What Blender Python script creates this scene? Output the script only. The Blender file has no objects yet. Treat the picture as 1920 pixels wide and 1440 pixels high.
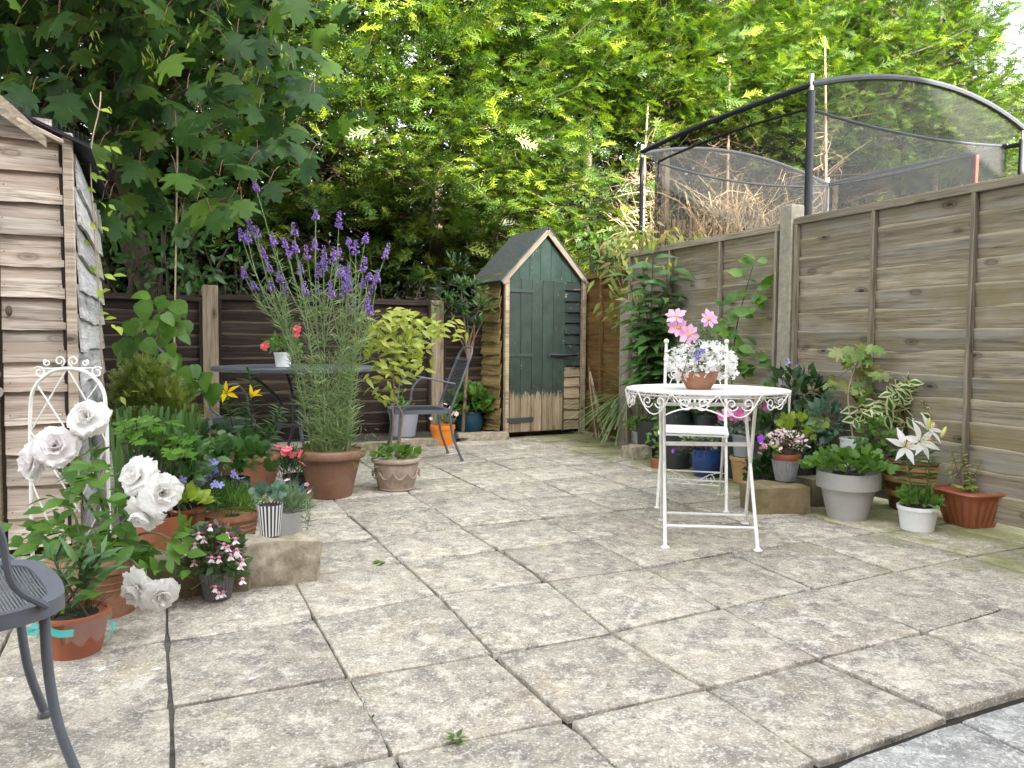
import bpy, bmesh, math
import numpy as np
from mathutils import Matrix, Vector, noise
PI = math.pi
scene = bpy.context.scene
COL = scene.collection

# ------------------------------------------------------------------ camera
F, PITCH, ROLL, CAMH = 1400.0, 0.055, 0.0075, 0.95       # focal length in photo pixels (1920 wide)
_f = np.array([0, math.cos(PITCH), -math.sin(PITCH)])
_r0 = np.array([1.0, 0, 0]); _u0 = np.array([0, math.sin(PITCH), math.cos(PITCH)])
_r = math.cos(ROLL)*_r0 + math.sin(ROLL)*_u0
_u = -math.sin(ROLL)*_r0 + math.cos(ROLL)*_u0
CAM = np.array([0, 0, CAMH])
cd = bpy.data.cameras.new('camera'); cam = bpy.data.objects.new('camera', cd); COL.objects.link(cam)
cd.sensor_width = 36; cd.lens = F/1920*36; cd.clip_start = .05; cd.clip_end = 3000
mw = Matrix.Identity(4)
for i in range(3):
    mw[i][0] = _r[i]; mw[i][1] = _u[i]; mw[i][2] = -_f[i]; mw[i][3] = CAM[i]
cam.matrix_world = mw
scene.camera = cam

# ------------------------------------------------------------------ light
YAW = 0.4406
RD = np.array([math.cos(YAW), math.sin(YAW), 0]); CD = np.array([-math.sin(YAW), math.cos(YAW), 0])
SUN_EL = math.radians(24)
SUN_AZ = YAW + math.radians(0)                            # light travels along the paving, away from the house
ld = Vector((-math.sin(SUN_AZ)*math.cos(SUN_EL), math.cos(SUN_AZ)*math.cos(SUN_EL), -math.sin(SUN_EL)))
w = bpy.data.worlds.new('World'); scene.world = w; w.use_nodes = True
nt = w.node_tree; bg = nt.nodes['Background']; sky = nt.nodes.new('ShaderNodeTexSky')
sky.sky_type = 'NISHITA'; sky.sun_disc = False; sky.sun_elevation = SUN_EL
sky.sun_rotation = math.atan2(-ld.x, -ld.y); sky.air_density = 1.0; sky.dust_density = 2.5; sky.ozone_density = 1.0
hz = nt.nodes.new('ShaderNodeHueSaturation'); hz.inputs['Saturation'].default_value = .22      # thin bright cloud veils the blue
nt.links.new(sky.outputs[0], hz.inputs['Color']); nt.links.new(hz.outputs[0], bg.inputs[0]); bg.inputs[1].default_value = 0.13
sl = bpy.data.lights.new('sun', 'SUN'); sl.energy = 5.0; sl.angle = math.radians(.5); sl.color = (1, .93, .77)
so = bpy.data.objects.new('sun', sl); COL.objects.link(so); so.rotation_euler = ld.to_track_quat('-Z', 'Y').to_euler()
so.location = (6, -14, 12)
scene.view_settings.view_transform = 'Standard'; scene.view_settings.look = 'None'
scene.view_settings.exposure = 3.6; scene.view_settings.gamma = 1.0

# ------------------------------------------------------------------ pixel helpers
def ray(px, py):
    return _f + _r*((px-960)/F) + _u*((720-py)/F)
def G(px, py, z=0.0):
    d = ray(px, py); return CAM + d*((z-CAMH)/d[2])
def at(px, py, Y):
    d = ray(px, py); return CAM + d*(Y/d[1])
def proj(p):
    q = np.asarray(p, float)-CAM; d = q@_f
    return (960+F*(q@_r)/d, 720-F*(q@_u)/d, d)
def V(*a): return np.array(a, float)
def nrm(a):
    a = np.asarray(a, float); return a/np.maximum(np.linalg.norm(a, axis=-1, keepdims=True), 1e-9)
RNG = np.random.default_rng(7)

# ------------------------------------------------------------------ objects
ORG = {}
def thing(name, label, cat, loc=(0, 0, 0), group=None):
    o = bpy.data.objects.new(name, None); COL.objects.link(o); o.empty_display_size = .05
    o.location = tuple(float(v) for v in loc); o['label'] = label; o['category'] = cat
    if group: o['group'] = group
    ORG[o.name] = np.array(loc, float); return o
def tag(o, label=None, cat=None, group=None, kind=None):
    if label: o['label'] = label
    if cat: o['category'] = cat
    if group: o['group'] = group
    if kind: o['kind'] = kind
    return o
def org(parent): return ORG.get(parent.name, np.zeros(3)) if parent is not None else np.zeros(3)
def link_mesh(name, me, parent, loc=None):
    o = bpy.data.objects.new(name, me); COL.objects.link(o)
    if parent is not None:
        o.parent = parent; ORG[o.name] = org(parent)
    else:
        l = np.zeros(3) if loc is None else np.array(loc, float)
        o.location = tuple(l); ORG[o.name] = l
    return o
def place(name, me, parent, M, own=True):
    """a shared mesh under parent at world matrix M"""
    o = bpy.data.objects.new(name, me); COL.objects.link(o)
    if parent is not None:
        o.parent = parent; t = Matrix.Translation(-Vector(org(parent)))
        o.matrix_local = t @ M
    else: o.matrix_local = M
    return o

class MB:
    def __init__(s): s.V = []; s.F = []
    def add(s, v, f):
        n = len(s.V); s.V.extend([tuple(map(float, p)) for p in v]); s.F.extend([tuple(n+i for i in q) for q in f]); return s
    def box(s, c, sx, sy, sz, R=None):
        """centre c, full sizes; R 3x3 (columns are the axes)"""
        R = np.eye(3) if R is None else R
        v = [np.asarray(c)+R@V(x*sx/2, y*sy/2, z*sz/2) for z in (-1, 1) for y in (-1, 1) for x in (-1, 1)]
        return s.add(v, [(0, 2, 3, 1), (4, 5, 7, 6), (0, 1, 5, 4), (2, 6, 7, 3), (0, 4, 6, 2), (1, 3, 7, 5)])
    def bar(s, a, b, wd, th, up=(0, 0, 1)):
        a = np.asarray(a, float); b = np.asarray(b, float); x = nrm(b-a); y = nrm(np.cross(up, x)); z = np.cross(x, y)
        return s.box((a+b)/2, np.linalg.norm(b-a), wd, th, np.stack([x, y, z], 1))
    def tube(s, pts, r, n=6, cap=True):
        P = np.asarray(pts, float); k = len(P); r = np.full(k, r) if np.isscalar(r) else np.asarray(r, float)
        T = np.zeros_like(P); T[1:-1] = P[2:]-P[:-2]; T[0] = P[1]-P[0]; T[-1] = P[-1]-P[-2]; T = nrm(T)
        u = np.cross(T[0], (0, 0, 1) if abs(T[0][2]) < .9 else (1, 0, 0)); u = nrm(u)
        v = []; a = np.arange(n)*2*PI/n
        for i in range(k):
            u = nrm(u-T[i]*(u@T[i])); w_ = np.cross(T[i], u)
            for q in a: v.append(P[i]+r[i]*(math.cos(q)*u+math.sin(q)*w_))
        f = [(i*n+j, i*n+(j+1) % n, (i+1)*n+(j+1) % n, (i+1)*n+j) for i in range(k-1) for j in range(n)]
        if cap: f += [tuple(range(n-1, -1, -1)), tuple((k-1)*n+j for j in range(n))]
        return s.add(v, f)
    def lathe(s, prof, c=(0, 0, 0), n=28, mod=None, axes=None):
        c = np.asarray(c, float); v = []; A = np.eye(3) if axes is None else axes
        for (r, z) in prof:
            for j in range(n):
                a = 2*PI*j/n; rr = r if mod is None else mod(r, z, a)
                v.append(c+A@V(rr*math.cos(a), rr*math.sin(a), z))
        f = [(i*n+j, i*n+(j+1) % n, (i+1)*n+(j+1) % n, (i+1)*n+j) for i in range(len(prof)-1) for j in range(n)]
        f.append(tuple(range(n-1, -1, -1))); f.append(tuple((len(prof)-1)*n+j for j in range(n)))
        return s.add(v, f)
    def sphere(s, c, r, n=8, m=6):
        return s.lathe([(max(r*math.sin(PI*i/m), r*.02), -r*math.cos(PI*i/m)) for i in range(m+1)], c, n)
    def mesh(s, name, off=(0, 0, 0), smooth=True, bevel=0, sharp=.7):
        me = bpy.data.meshes.new(name); o = np.asarray(off)
        me.from_pydata((np.array(s.V)-o).tolist(), [], s.F)
        if bevel:
            bm = bmesh.new(); bm.from_mesh(me)
            bmesh.ops.bevel(bm, geom=bm.edges[:], offset=bevel, segments=1, affect='EDGES', profile=.5)
            bm.to_mesh(me); bm.free()
        if smooth:
            me.polygons.foreach_set('use_smooth', [True]*len(me.polygons)); me.set_sharp_from_angle(angle=sharp)
        return me
    def build(s, name, mat, parent=None, smooth=True, bevel=0, loc=None, sharp=.7):
        off = org(parent) if parent is not None else (np.zeros(3) if loc is None else np.asarray(loc, float))
        me = s.mesh(name, off, smooth, bevel, sharp); me.materials.append(mat)
        return link_mesh(name, me, parent, loc)

def big_mesh(name, verts, faces, rnd, mat, parent=None, smooth=False):
    """verts Nx3 world, faces list of arrays (same width), rnd per vertex"""
    me = bpy.data.meshes.new(name); off = org(parent); v = (verts-off).astype(np.float32)
    k = faces.shape[1]; me.vertices.add(len(v)); me.vertices.foreach_set('co', v.ravel())
    me.loops.add(faces.size); me.loops.foreach_set('vertex_index', faces.ravel().astype(np.int32))
    me.polygons.add(len(faces)); me.polygons.foreach_set('loop_start', np.arange(0, faces.size, k, dtype=np.int32))
    me.polygons.foreach_set('loop_total', np.full(len(faces), k, np.int32))
    if smooth: me.polygons.foreach_set('use_smooth', np.ones(len(faces), bool))
    at_ = me.attributes.new('rnd', 'FLOAT', 'POINT'); at_.data.foreach_set('value', rnd.astype(np.float32))
    me.materials.append(mat); me.update(calc_edges=True)
    return link_mesh(name, me, parent)

# ------------------------------------------------------------------ leaf templates: along +Y, face +Z, length 1
def T_leaf(wd=.5, curl=.25, fold=.12, segs=3, mid=.42, tip=1.0):
    v = []; f = []
    for i in range(segs+1):
        t = i/segs; z = -curl*t*t
        s_ = (t/mid)**.7 if t < mid else (max(0, 1-t)/(1-mid))**.85
        s_ = max(s_*wd/2, .012)
        v += [(-s_, t, z+fold*s_*2), (0, t, z), (s_, t, z+fold*s_*2)]
    for i in range(segs):
        a = 3*i; f += [(a, a+1, a+4, a+3), (a+1, a+2, a+5, a+4)]
    return np.array(v), np.array(f)
def T_petal(wd=1.0, curl=.2, cup=.3, ruff=.06, seed=1, nx=6, ny=5, mid=.68):
    """a ruffled petal"""
    g = np.random.default_rng(seed); ph = g.uniform(0, 6, 4); v = []
    for j in range(ny+1):
        t = j/ny; s_ = (t/mid)**.65 if t < mid else math.sqrt(max(0, 1-((t-mid)/(1-mid))**2))*.75+.25; s_ = max(s_*wd/2, .04)
        for i in range(nx+1):
            u = 2*i/nx-1; z = cup*u*u*s_-curl*t*t+ruff*t*t*(math.sin(ph[0]+u*4.5)+.6*math.sin(ph[1]+u*9)); y = t-.12*t*u*u+ruff*.8*t*math.sin(ph[2]+u*7)
            v.append((u*s_, y, z))
    n = nx+1; f = [(j*n+i, j*n+i+1, (j+1)*n+i+1, (j+1)*n+i) for j in range(ny) for i in range(nx)]
    return np.array(v), np.array(f)
def T_fan(outline, droop=.2, cz=.0, c=(0, .35)):
    """a lobed leaf: fan of quads from the centre to an outline of (x,y)"""
    o = [(x, y) for x, y in outline]; v = [(c[0], c[1], cz)]
    for x, y in o: v.append((x, y, -droop*(x*x+(y-c[1])**2)))
    n = len(o); f = [(0, 1+i, 1+(i+1) % n) for i in range(n)]
    return np.array(v), np.array(f)
def mirror(h): return h+[(-x, y) for x, y in h[::-1] if abs(x) > 1e-6]
MAPLE = mirror([(0, .02), (.10, -.06), (.34, -.02), (.30, .10), (.46, .16), (.58, .30), (.42, .33), (.40, .42), (.62, .62), (.58, .74), (.40, .66), (.30, .60), (.22, .62), (.26, .80), (.14, .84), (0, 1.0)])
LOBE3 = mirror([(0, .0), (.12, .1), (.3, .12), (.5, .3), (.42, .42), (.48, .58), (.3, .6), (.2, .58), (.26, .8), (.14, .93), (0, .95)])
OAK = mirror([(0, 0), (.06, .1), (.2, .2), (.1, .3), (.3, .42), (.16, .52), (.36, .66), (.2, .74), (.22, .92), (0, 1)])
HEART = mirror([(0, .06), (.1, 0), (.3, .04), (.42, .2), (.4, .42), (.24, .7), (.08, .93), (0, 1)])
ROUND = mirror([(0, 0), (.2, .05), (.42, .25), (.5, .5), (.4, .78), (.2, .95), (0, 1)])
def diamond(a, b, wd, up=(0, 0, 1)):
    a = V(*a); b = V(*b); s_ = nrm(np.cross(b-a, up))*wd/2; m = a*.45+b*.55
    return [a, m+s_, b, m-s_]
def T_spray(nb=10, seed=1, sub=3):
    """flat feathery conifer spray: an axis with alternating, forked side branchlets"""
    g = np.random.default_rng(seed); v = []; f = []
    def dm(a, b, wd):
        a = V(*a); b = V(*b); s_ = nrm(np.cross(b-a, (0, 0, 1)))*wd/2; n = len(v); v.extend([a+s_, a-s_, b]); f.append((n, n+1, n+2))
    dm((0, 0, 0), (0, 1, -.18), .05)
    for i in range(nb):
        t = .08+.84*i/nb; s_ = 1 if i % 2 else -1; L = (.36*(1-t)+.13)*g.uniform(.75, 1.2)
        p = (0, t, -.18*t*t); e = (s_*L*.68, t+L*.78, -.18*t*t-.05*L+g.uniform(-.05, .05)); dm(p, e, .05)
        for k in range(sub):
            h = .25+.5*k/sub; q = tuple(np.array(p)*(1-h)+np.array(e)*h); w_ = 1 if k % 2 else -1
            dm(q, (q[0]+s_*L*(.22+.20*w_), q[1]+L*(.36-.16*w_), q[2]+g.uniform(-.04, .02)), .046)
    return np.array(v), np.array(f)

def frames(D, U):
    y = nrm(D); z = U-y*np.sum(U*y, 1, keepdims=True); bad = np.linalg.norm(z, axis=1) < 1e-4
    z[bad] = np.cross(y[bad], V(1, .3, .2)); z = nrm(z); x = np.cross(y, z); return x, y, z
def scatter(name, tmpl, mat, parent, P, D, U, S, rng, kind='stuff', smooth=False):
    tv, tf = tmpl; P = np.asarray(P, float); n = len(P); S = np.broadcast_to(np.asarray(S, float), (n,))
    x, y, z = frames(np.asarray(D, float), np.array(U, float)*np.ones((n, 1)))
    v = P[:, None]+S[:, None, None]*(tv[None, :, 0:1]*x[:, None]+tv[None, :, 1:2]*y[:, None]+tv[None, :, 2:3]*z[:, None])
    k = len(tv); f = tf[None]+(np.arange(n)*k)[:, None, None]
    o = big_mesh(name, v.reshape(-1, 3), f.reshape(-1, tf.shape[1]), np.repeat(rng.random(n), k), mat, parent, smooth)
    if kind: o['kind'] = kind
    return o
TM = {}
def tmesh(key, tmpl, mat):
    k = (key, mat.name)
    if k not in TM:
        me = bpy.data.meshes.new(key); me.from_pydata(tmpl[0].tolist(), [], tmpl[1].tolist()); me.materials.append(mat)
        me.polygons.foreach_set('use_smooth', [True]*len(me.polygons)); TM[k] = me
    return TM[k]
def pieces(name, key, tmpl, mat, parent, P, D, U, S):
    """each leaf or petal an object of its own, sharing one mesh"""
    me = tmesh(key, tmpl, mat); P = np.asarray(P, float); n = len(P); S = np.broadcast_to(np.asarray(S, float), (n,))
    x, y, z = frames(np.asarray(D, float), np.array(U, float)*np.ones((n, 1))); out = []
    for i in range(n):
        m = Matrix.Identity(4)
        for r in range(3): m[r][0] = x[i, r]*S[i]; m[r][1] = y[i, r]*S[i]; m[r][2] = z[i, r]*S[i]; m[r][3] = P[i, r]
        out.append(place(name, me, parent, m))
    return out
def rdir(rng, n): return nrm(rng.normal(size=(n, 3)))
def cloud(rng, n, c, rad, shell=.6, zmin=-1):
    d = rdir(rng, n); d[:, 2] = np.where(d[:, 2] < zmin, -d[:, 2], d[:, 2]); r = shell+(1-shell)*rng.random(n)**.5
    r *= np.where(rng.random(n) < .25, .6, 1); return np.asarray(c)+d*r[:, None]*np.asarray(rad), d
def bush(root, rng, tmpl, mat, c, rad, n, size, name='foliage', up=.5, droop=.0, shell=.45, zmin=-.5, asobj=None, jit=.6, vs=.35, front=False):
    P, d = cloud(rng, n, c, rad, shell, zmin)
    D = d*.8+rng.normal(size=(n, 3))*jit*.6+V(0, 0, up*.4-droop); U = V(0, 0, 1)*.6+d*.4+rng.normal(size=(n, 3))*.35+V(0, -.6, 0)
    S = size*(1+vs*rng.normal(size=n)).clip(.5, 1.6)
    if asobj: pieces('leaf', asobj, tmpl, mat, root, P, D, U, S)
    else: scatter(name, tmpl, mat, root, P, D, U, S, rng)
    return P
def curve(a, b, bow=(0, 0, 0), n=6):
    a = np.asarray(a, float); b = np.asarray(b, float); t = np.linspace(0, 1, n)[:, None]
    return a*(1-t)+b*t+4*t*(1-t)*np.asarray(bow)
def stems(root, mat, base, tips, r, rng, name='stems', bow=.04, n=4, sides=4):
    mb = MB()
    for t in tips:
        b = np.asarray(base)+rng.normal(size=3)*V(.3, .3, 0)*.04
        mb.tube(curve(b, t, rng.normal(size=3)*bow, n), np.linspace(r, r*.5, n), sides, False)
    return tag(mb.build(name, mat, root), kind='stuff' if len(tips) > 1 else None)
def spiral(c, r, turns, u, v, a0=0, n=18, r1=.15):
    t = np.linspace(0, 1, n); a = a0+turns*2*PI*t; rr = r*(1-(1-r1)*t)
    return np.asarray(c)+np.outer(rr*np.cos(a), u)+np.outer(rr*np.sin(a), v)
def catmull(pts, k=5):
    P = np.asarray(pts, float); P = np.vstack([2*P[0]-P[1], P, 2*P[-1]-P[-2]]); out = []
    for i in range(1, len(P)-2):
        for t in np.arange(k)/k:
            a, b, c, d = P[i-1:i+3]
            out.append(.5*(2*b+(c-a)*t+(2*a-5*b+4*c-d)*t*t+(3*b-a-3*c+d)*t**3))
    out.append(P[-2]); return np.array(out)

# ------------------------------------------------------------------ materials
def newmat(name):
    m = bpy.data.materials.new(name); m.use_nodes = True; return m, m.node_tree, m.node_tree.nodes['Principled BSDF'], m.node_tree.nodes['Material Output']
def nd(nt, t, **k):
    n = nt.nodes.new(t)
    for a, b in k.items():
        if a in n.bl_rna.properties: setattr(n, a, b)
        else: n.inputs[a.replace('_', ' ')].default_value = b
    return n
def ramp(nt, src, stops):
    r = nt.nodes.new('ShaderNodeValToRGB'); e = r.color_ramp.elements
    while len(e) < len(stops): e.new(.5)
    for i, (p, c) in enumerate(stops): e[i].position = p; e[i].color = (*c, 1) if len(c) == 3 else c
    nt.links.new(src, r.inputs[0]); return r.outputs[0]
def mixc(nt, fac, a, b, mode='MIX'):
    m = nt.nodes.new('ShaderNodeMix'); m.data_type = 'RGBA'; m.blend_type = mode
    for i, s_ in ((0, fac), (6, a), (7, b)):
        if hasattr(s_, 'links'): nt.links.new(s_, m.inputs[i])
        elif i == 0: m.inputs[0].default_value = s_
        else: m.inputs[i].default_value = (*s_, 1)
    return m.outputs[2]
def math_(nt, op, a, b=None):
    m = nt.nodes.new('ShaderNodeMath'); m.operation = op
    for i, s_ in ((0, a), (1, b)):
        if s_ is None: continue
        if hasattr(s_, 'links'): nt.links.new(s_, m.inputs[i])
        else: m.inputs[i].default_value = s_
    return m.outputs[0]
def noise_(nt, vec, scale, detail=4, rough=.55, out=0, dist=0):
    n = nt.nodes.new('ShaderNodeTexNoise'); n.inputs['Scale'].default_value = scale; n.inputs['Detail'].default_value = detail
    n.inputs['Roughness'].default_value = rough; n.inputs['Distortion'].default_value = dist
    if vec is not None: nt.links.new(vec, n.inputs['Vector'])
    return n.outputs[out]
def objvec(nt, scl=(1, 1, 1), rnd=37.0, world=False):
    if world: s_ = nt.nodes.new('ShaderNodeNewGeometry').outputs['Position']
    else: s_ = nt.nodes.new('ShaderNodeTexCoord').outputs['Object']
    mp = nt.nodes.new('ShaderNodeMapping'); mp.inputs['Scale'].default_value = scl; nt.links.new(s_, mp.inputs['Vector'])
    if rnd:
        oi = nt.nodes.new('ShaderNodeObjectInfo'); m = nt.nodes.new('ShaderNodeVectorMath'); m.operation = 'SCALE'
        cx = nt.nodes.new('ShaderNodeCombineXYZ')
        for i in range(3): nt.links.new(oi.outputs['Random'], cx.inputs[i])
        nt.links.new(cx.outputs[0], m.inputs[0]); m.inputs['Scale'].default_value = rnd
        a = nt.nodes.new('ShaderNodeVectorMath'); nt.links.new(mp.outputs[0], a.inputs[0]); nt.links.new(m.outputs[0], a.inputs[1]); return a.outputs[0]
    return mp.outputs[0]
def bump(nt, bs, h, strength=.4, dist=.004):
    b = nt.nodes.new('ShaderNodeBump'); b.inputs['Strength'].default_value = strength; b.inputs['Distance'].default_value = dist
    nt.links.new(h, b.inputs['Height']); nt.links.new(b.outputs[0], bs.inputs['Normal'])
def randval(nt):
    oi = nt.nodes.new('ShaderNodeObjectInfo'); a = nt.nodes.new('ShaderNodeAttribute'); a.attribute_name = 'rnd'
    return math_(nt, 'FRACT', math_(nt, 'ADD', a.outputs['Fac'], oi.outputs['Random']))
def leafmat(name, c1, c2, tr=.35, rough=.45, c3=None, spec=.4):
    m, nt, bs, out = newmat(name); rv = randval(nt)
    st = [(0, c1), (1, c2)] if c3 is None else [(0, c1), (.6, c2), (1, c3)]
    c = ramp(nt, rv, st); c = mixc(nt, .35, c, ramp(nt, noise_(nt, objvec(nt, rnd=0, world=True), 9, 2), [(.3, tuple(.5*v for v in c1)), (.7, tuple(min(1, 1.35*v) for v in c2))]))
    nt.links.new(c, bs.inputs['Base Color']); bs.inputs['Roughness'].default_value = rough; bs.inputs['Specular IOR Level'].default_value = spec
    t = nt.nodes.new('ShaderNodeBsdfTranslucent'); nt.links.new(mixc(nt, 1, c, (1.08, 1.32, .5), 'MULTIPLY'), t.inputs[0])
    mx = nt.nodes.new('ShaderNodeMixShader'); mx.inputs[0].default_value = tr
    nt.links.new(bs.outputs[0], mx.inputs[1]); nt.links.new(t.outputs[0], mx.inputs[2]); nt.links.new(mx.outputs[0], out.inputs[0]); return m
def plain(name, col, rough=.5, var=.25, scale=14, dirt=None, metal=0, bmp=.0, spec=.5):
    m, nt, bs, out = newmat(name); v = objvec(nt, rnd=11)
    c = ramp(nt, noise_(nt, v, scale, 5, .6), [(.25, tuple(x*(1-var) for x in col)), (.75, tuple(min(1, x*(1+var)) for x in col))])
    if dirt: c = mixc(nt, ramp(nt, noise_(nt, v, scale*.6, 6, .7), [(.47, (0, 0, 0)), (.68, (.8, .8, .8))]), c, dirt)
    nt.links.new(c, bs.inputs['Base Color']); bs.inputs['Roughness'].default_value = rough; bs.inputs['Metallic'].default_value = metal
    bs.inputs['Specular IOR Level'].default_value = spec
    if bmp: bump(nt, bs, noise_(nt, v, scale*4, 4, .6), bmp, .003)
    return m
def woodmat(name, dark, mid, light, fine=60, knots=True, stain=None, green=None, rough=.8, along='X', contrast=1.0, scale=1.0, edge=None):
    """grain runs along the piece's own long axis"""
    m, nt, bs, out = newmat(name); ax = {'X': (1.5, 34, 34), 'Z': (34, 34, 1.5), 'Y': (34, 1.5, 34)}[along]
    ax = tuple(a*scale for a in ax)
    base = objvec(nt, (1, 1, 1), 41)
    gv = objvec(nt, ax, 41)
    dv = noise_(nt, objvec(nt, tuple(a*.25 for a in ax), 41), 1.0, 2, .5)
    g1 = noise_(nt, gv, 1.2, 5, .62, dist=.9); g2 = noise_(nt, gv, 5.0, 3, .6)
    h = math_(nt, 'ADD', math_(nt, 'MULTIPLY', g1, .62), math_(nt, 'MULTIPLY', g2, .38)); lo, hi = .5-.17/contrast, .5+.17/contrast
    c = ramp(nt, h, [(lo, dark), (.5, mid), (hi, light)])
    oi = nt.nodes.new('ShaderNodeObjectInfo')
    c = mixc(nt, .55, c, ramp(nt, oi.outputs['Random'], [(0, tuple(.62*x for x in mid)), (.5, mid), (1, tuple(min(1, 1.3*x) for x in light))]), 'OVERLAY') if False else c
    br = nt.nodes.new('ShaderNodeHueSaturation'); nt.links.new(c, br.inputs['Color'])
    nt.links.new(math_(nt, 'ADD', math_(nt, 'MULTIPLY', oi.outputs['Random'], .55), .72), br.inputs['Value']); c = br.outputs[0]
    pn = noise_(nt, base, 3.5, 4, .6)
    c = mixc(nt, ramp(nt, noise_(nt, objvec(nt, tuple(a*.3 for a in ax), 41), 1.1, 6, .72), [(.50, (0, 0, 0)), (.64, (.65, .65, .65))]), c, tuple(x*.45 for x in mid))
    if stain: c = mixc(nt, ramp(nt, noise_(nt, objvec(nt, tuple(a*.18 for a in ax), 41), 1.6, 6, .7), [(.48, (0, 0, 0)), (.60, (.7, .7, .7))]), c, stain)
    if green: c = mixc(nt, ramp(nt, noise_(nt, base, 2.3, 4, .6), [(.45, (0, 0, 0)), (.7, (.7, .7, .7))]), c, green)
    if edge:                    # pale sapwood along the waney edge
        sz = nt.nodes.new('ShaderNodeSeparateXYZ'); nt.links.new(nt.nodes.new('ShaderNodeTexCoord').outputs['Object'], sz.inputs[0])
        c = mixc(nt, ramp(nt, math_(nt, 'ADD', sz.outputs[2], math_(nt, 'MULTIPLY', noise_(nt, objvec(nt, (5, 1, 1), 41), 2.0, 4, .6), .02)), [(edge[0], (0, 0, 0)), (edge[0]+.006, (.85, .85, .85))]), c, edge[1])
    if knots:
        vv = nt.nodes.new('ShaderNodeTexVoronoi'); kx = {'X': (3.2, 7, 7), 'Z': (7, 7, 3.2), 'Y': (7, 3.2, 7)}[along]
        nt.links.new(objvec(nt, kx, 17), vv.inputs['Vector']); vv.inputs['Scale'].default_value = 1.0; vv.inputs['Randomness'].default_value = 1
        k = ramp(nt, vv.outputs['Distance'], [(.05, (.95, .95, .95)), (.10, (.35, .35, .35)), (.13, (.6, .6, .6)), (.17, (.15, .15, .15)), (.24, (.0, .0, .0))])
        c = mixc(nt, k, c, tuple(x*.45 for x in dark))
    nt.links.new(c, bs.inputs['Base Color']); bs.inputs['Roughness'].default_value = rough; bs.inputs['Specular IOR Level'].default_value = .25
    bump(nt, bs, h, .55, .004); return m
def petalmat(name, c1, c2, tr=.3, rough=.55):
    m, nt, bs, out = newmat(name); c = ramp(nt, randval(nt), [(0, c1), (1, c2)])
    nt.links.new(c, bs.inputs['Base Color']); bs.inputs['Roughness'].default_value = rough; bs.inputs['Specular IOR Level'].default_value = .2
    t = nt.nodes.new('ShaderNodeBsdfTranslucent'); nt.links.new(c, t.inputs[0]); mx = nt.nodes.new('ShaderNodeMixShader'); mx.inputs[0].default_value = tr
    nt.links.new(bs.outputs[0], mx.inputs[1]); nt.links.new(t.outputs[0], mx.inputs[2]); nt.links.new(mx.outputs[0], out.inputs[0]); return m
M = {}
def slabmat(name, warm):
    m, nt, bs, out = newmat(name); v = objvec(nt, rnd=0, world=True); vo = objvec(nt, rnd=23)
    big = noise_(nt, vo, 2.2, 4, .6)
    a, b = ((.325, .288, .232), (.475, .425, .34)) if warm else ((.255, .25, .24), (.36, .35, .33))
    c = ramp(nt, big, [(.3, a), (.7, b)])
    c = mixc(nt, ramp(nt, noise_(nt, v, 5.5, 6, .7), [(.5, (0, 0, 0)), (.66, (.7, .7, .7))]), c, (.19, .175, .155))
    if warm: c = mixc(nt, ramp(nt, noise_(nt, v, 4.0, 6, .68, dist=.4), [(.53, (0, 0, 0)), (.68, (.6, .6, .6))]), c, (.43, .345, .20))
    c = mixc(nt, ramp(nt, noise_(nt, v, 11, 7, .74, dist=.3), [(.47, (0, 0, 0)), (.62, (.68, .68, .68))]), c, (.18, .163, .142) if warm else (.2, .2, .2))
    c = mixc(nt, ramp(nt, noise_(nt, vo, 15, 6, .72), [(.51, (0, 0, 0)), (.62, (.9, .9, .9))]), c, (.60, .55, .45) if warm else (.5, .5, .48))
    c = mixc(nt, ramp(nt, noise_(nt, v, 40, 4, .7), [(.55, (0, 0, 0)), (.64, (.6, .6, .6))]), c, (.66, .63, .55) if warm else (.5, .5, .48))
    c = mixc(nt, ramp(nt, noise_(nt, v, 34, 5, .72, dist=.5), [(.57, (0, 0, 0)), (.66, (.7, .7, .7))]), c, (.13, .12, .11))
    c = mixc(nt, ramp(nt, noise_(nt, v, 150, 2, .6), [(.35, (.4, .4, .4)), (.5, (0, 0, 0))]), c, (.11, .10, .09))
    c = mixc(nt, ramp(nt, noise_(nt, v, 120, 2, .6), [(.56, (0, 0, 0)), (.66, (.6, .6, .6))]), c, (.72, .69, .6))
    if warm:
        sx = nt.nodes.new('ShaderNodeSeparateXYZ'); nt.links.new(objvec(nt, rnd=0, world=True), sx.inputs[0])
        al = math_(nt, 'ADD', math_(nt, 'MULTIPLY', sx.outputs[0], RD[0]), math_(nt, 'MULTIPLY', sx.outputs[1], RD[1]))   # algae thrives by the damp foot of the fence
        near = ramp(nt, math_(nt, 'ADD', math_(nt, 'MULTIPLY', al, .2), math_(nt, 'MULTIPLY', noise_(nt, v, 3, 5, .65), .55)), [(.9, (0, 0, 0)), (1.04, (.75, .75, .75))])
        c = mixc(nt, near, c, (.20, .21, .07))
    nt.links.new(c, bs.inputs['Base Color']); hs_ = nt.nodes.new('ShaderNodeHueSaturation'); nt.links.new(c, hs_.inputs['Color']); nt.links.new(math_(nt, 'ADD', math_(nt, 'MULTIPLY', nt.nodes.new('ShaderNodeObjectInfo').outputs['Random'], .16), .92), hs_.inputs['Value']); nt.links.new(hs_.outputs[0], bs.inputs['Base Color'])
    bs.inputs['Roughness'].default_value = .9; bs.inputs['Specular IOR Level'].default_value = .2
    h = math_(nt, 'ADD', noise_(nt, v, 160, 3, .7), math_(nt, 'MULTIPLY', noise_(nt, v, 14, 4, .6), 2.0)); bump(nt, bs, h, .5, .004); return m
M['slab'] = slabmat('paving_concrete', True); M['slab_grey'] = slabmat('grey_paving_concrete', False)
M['soil'] = plain('soil', (.035, .026, .018), .95, .6, 30, bmp=.8)
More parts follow.
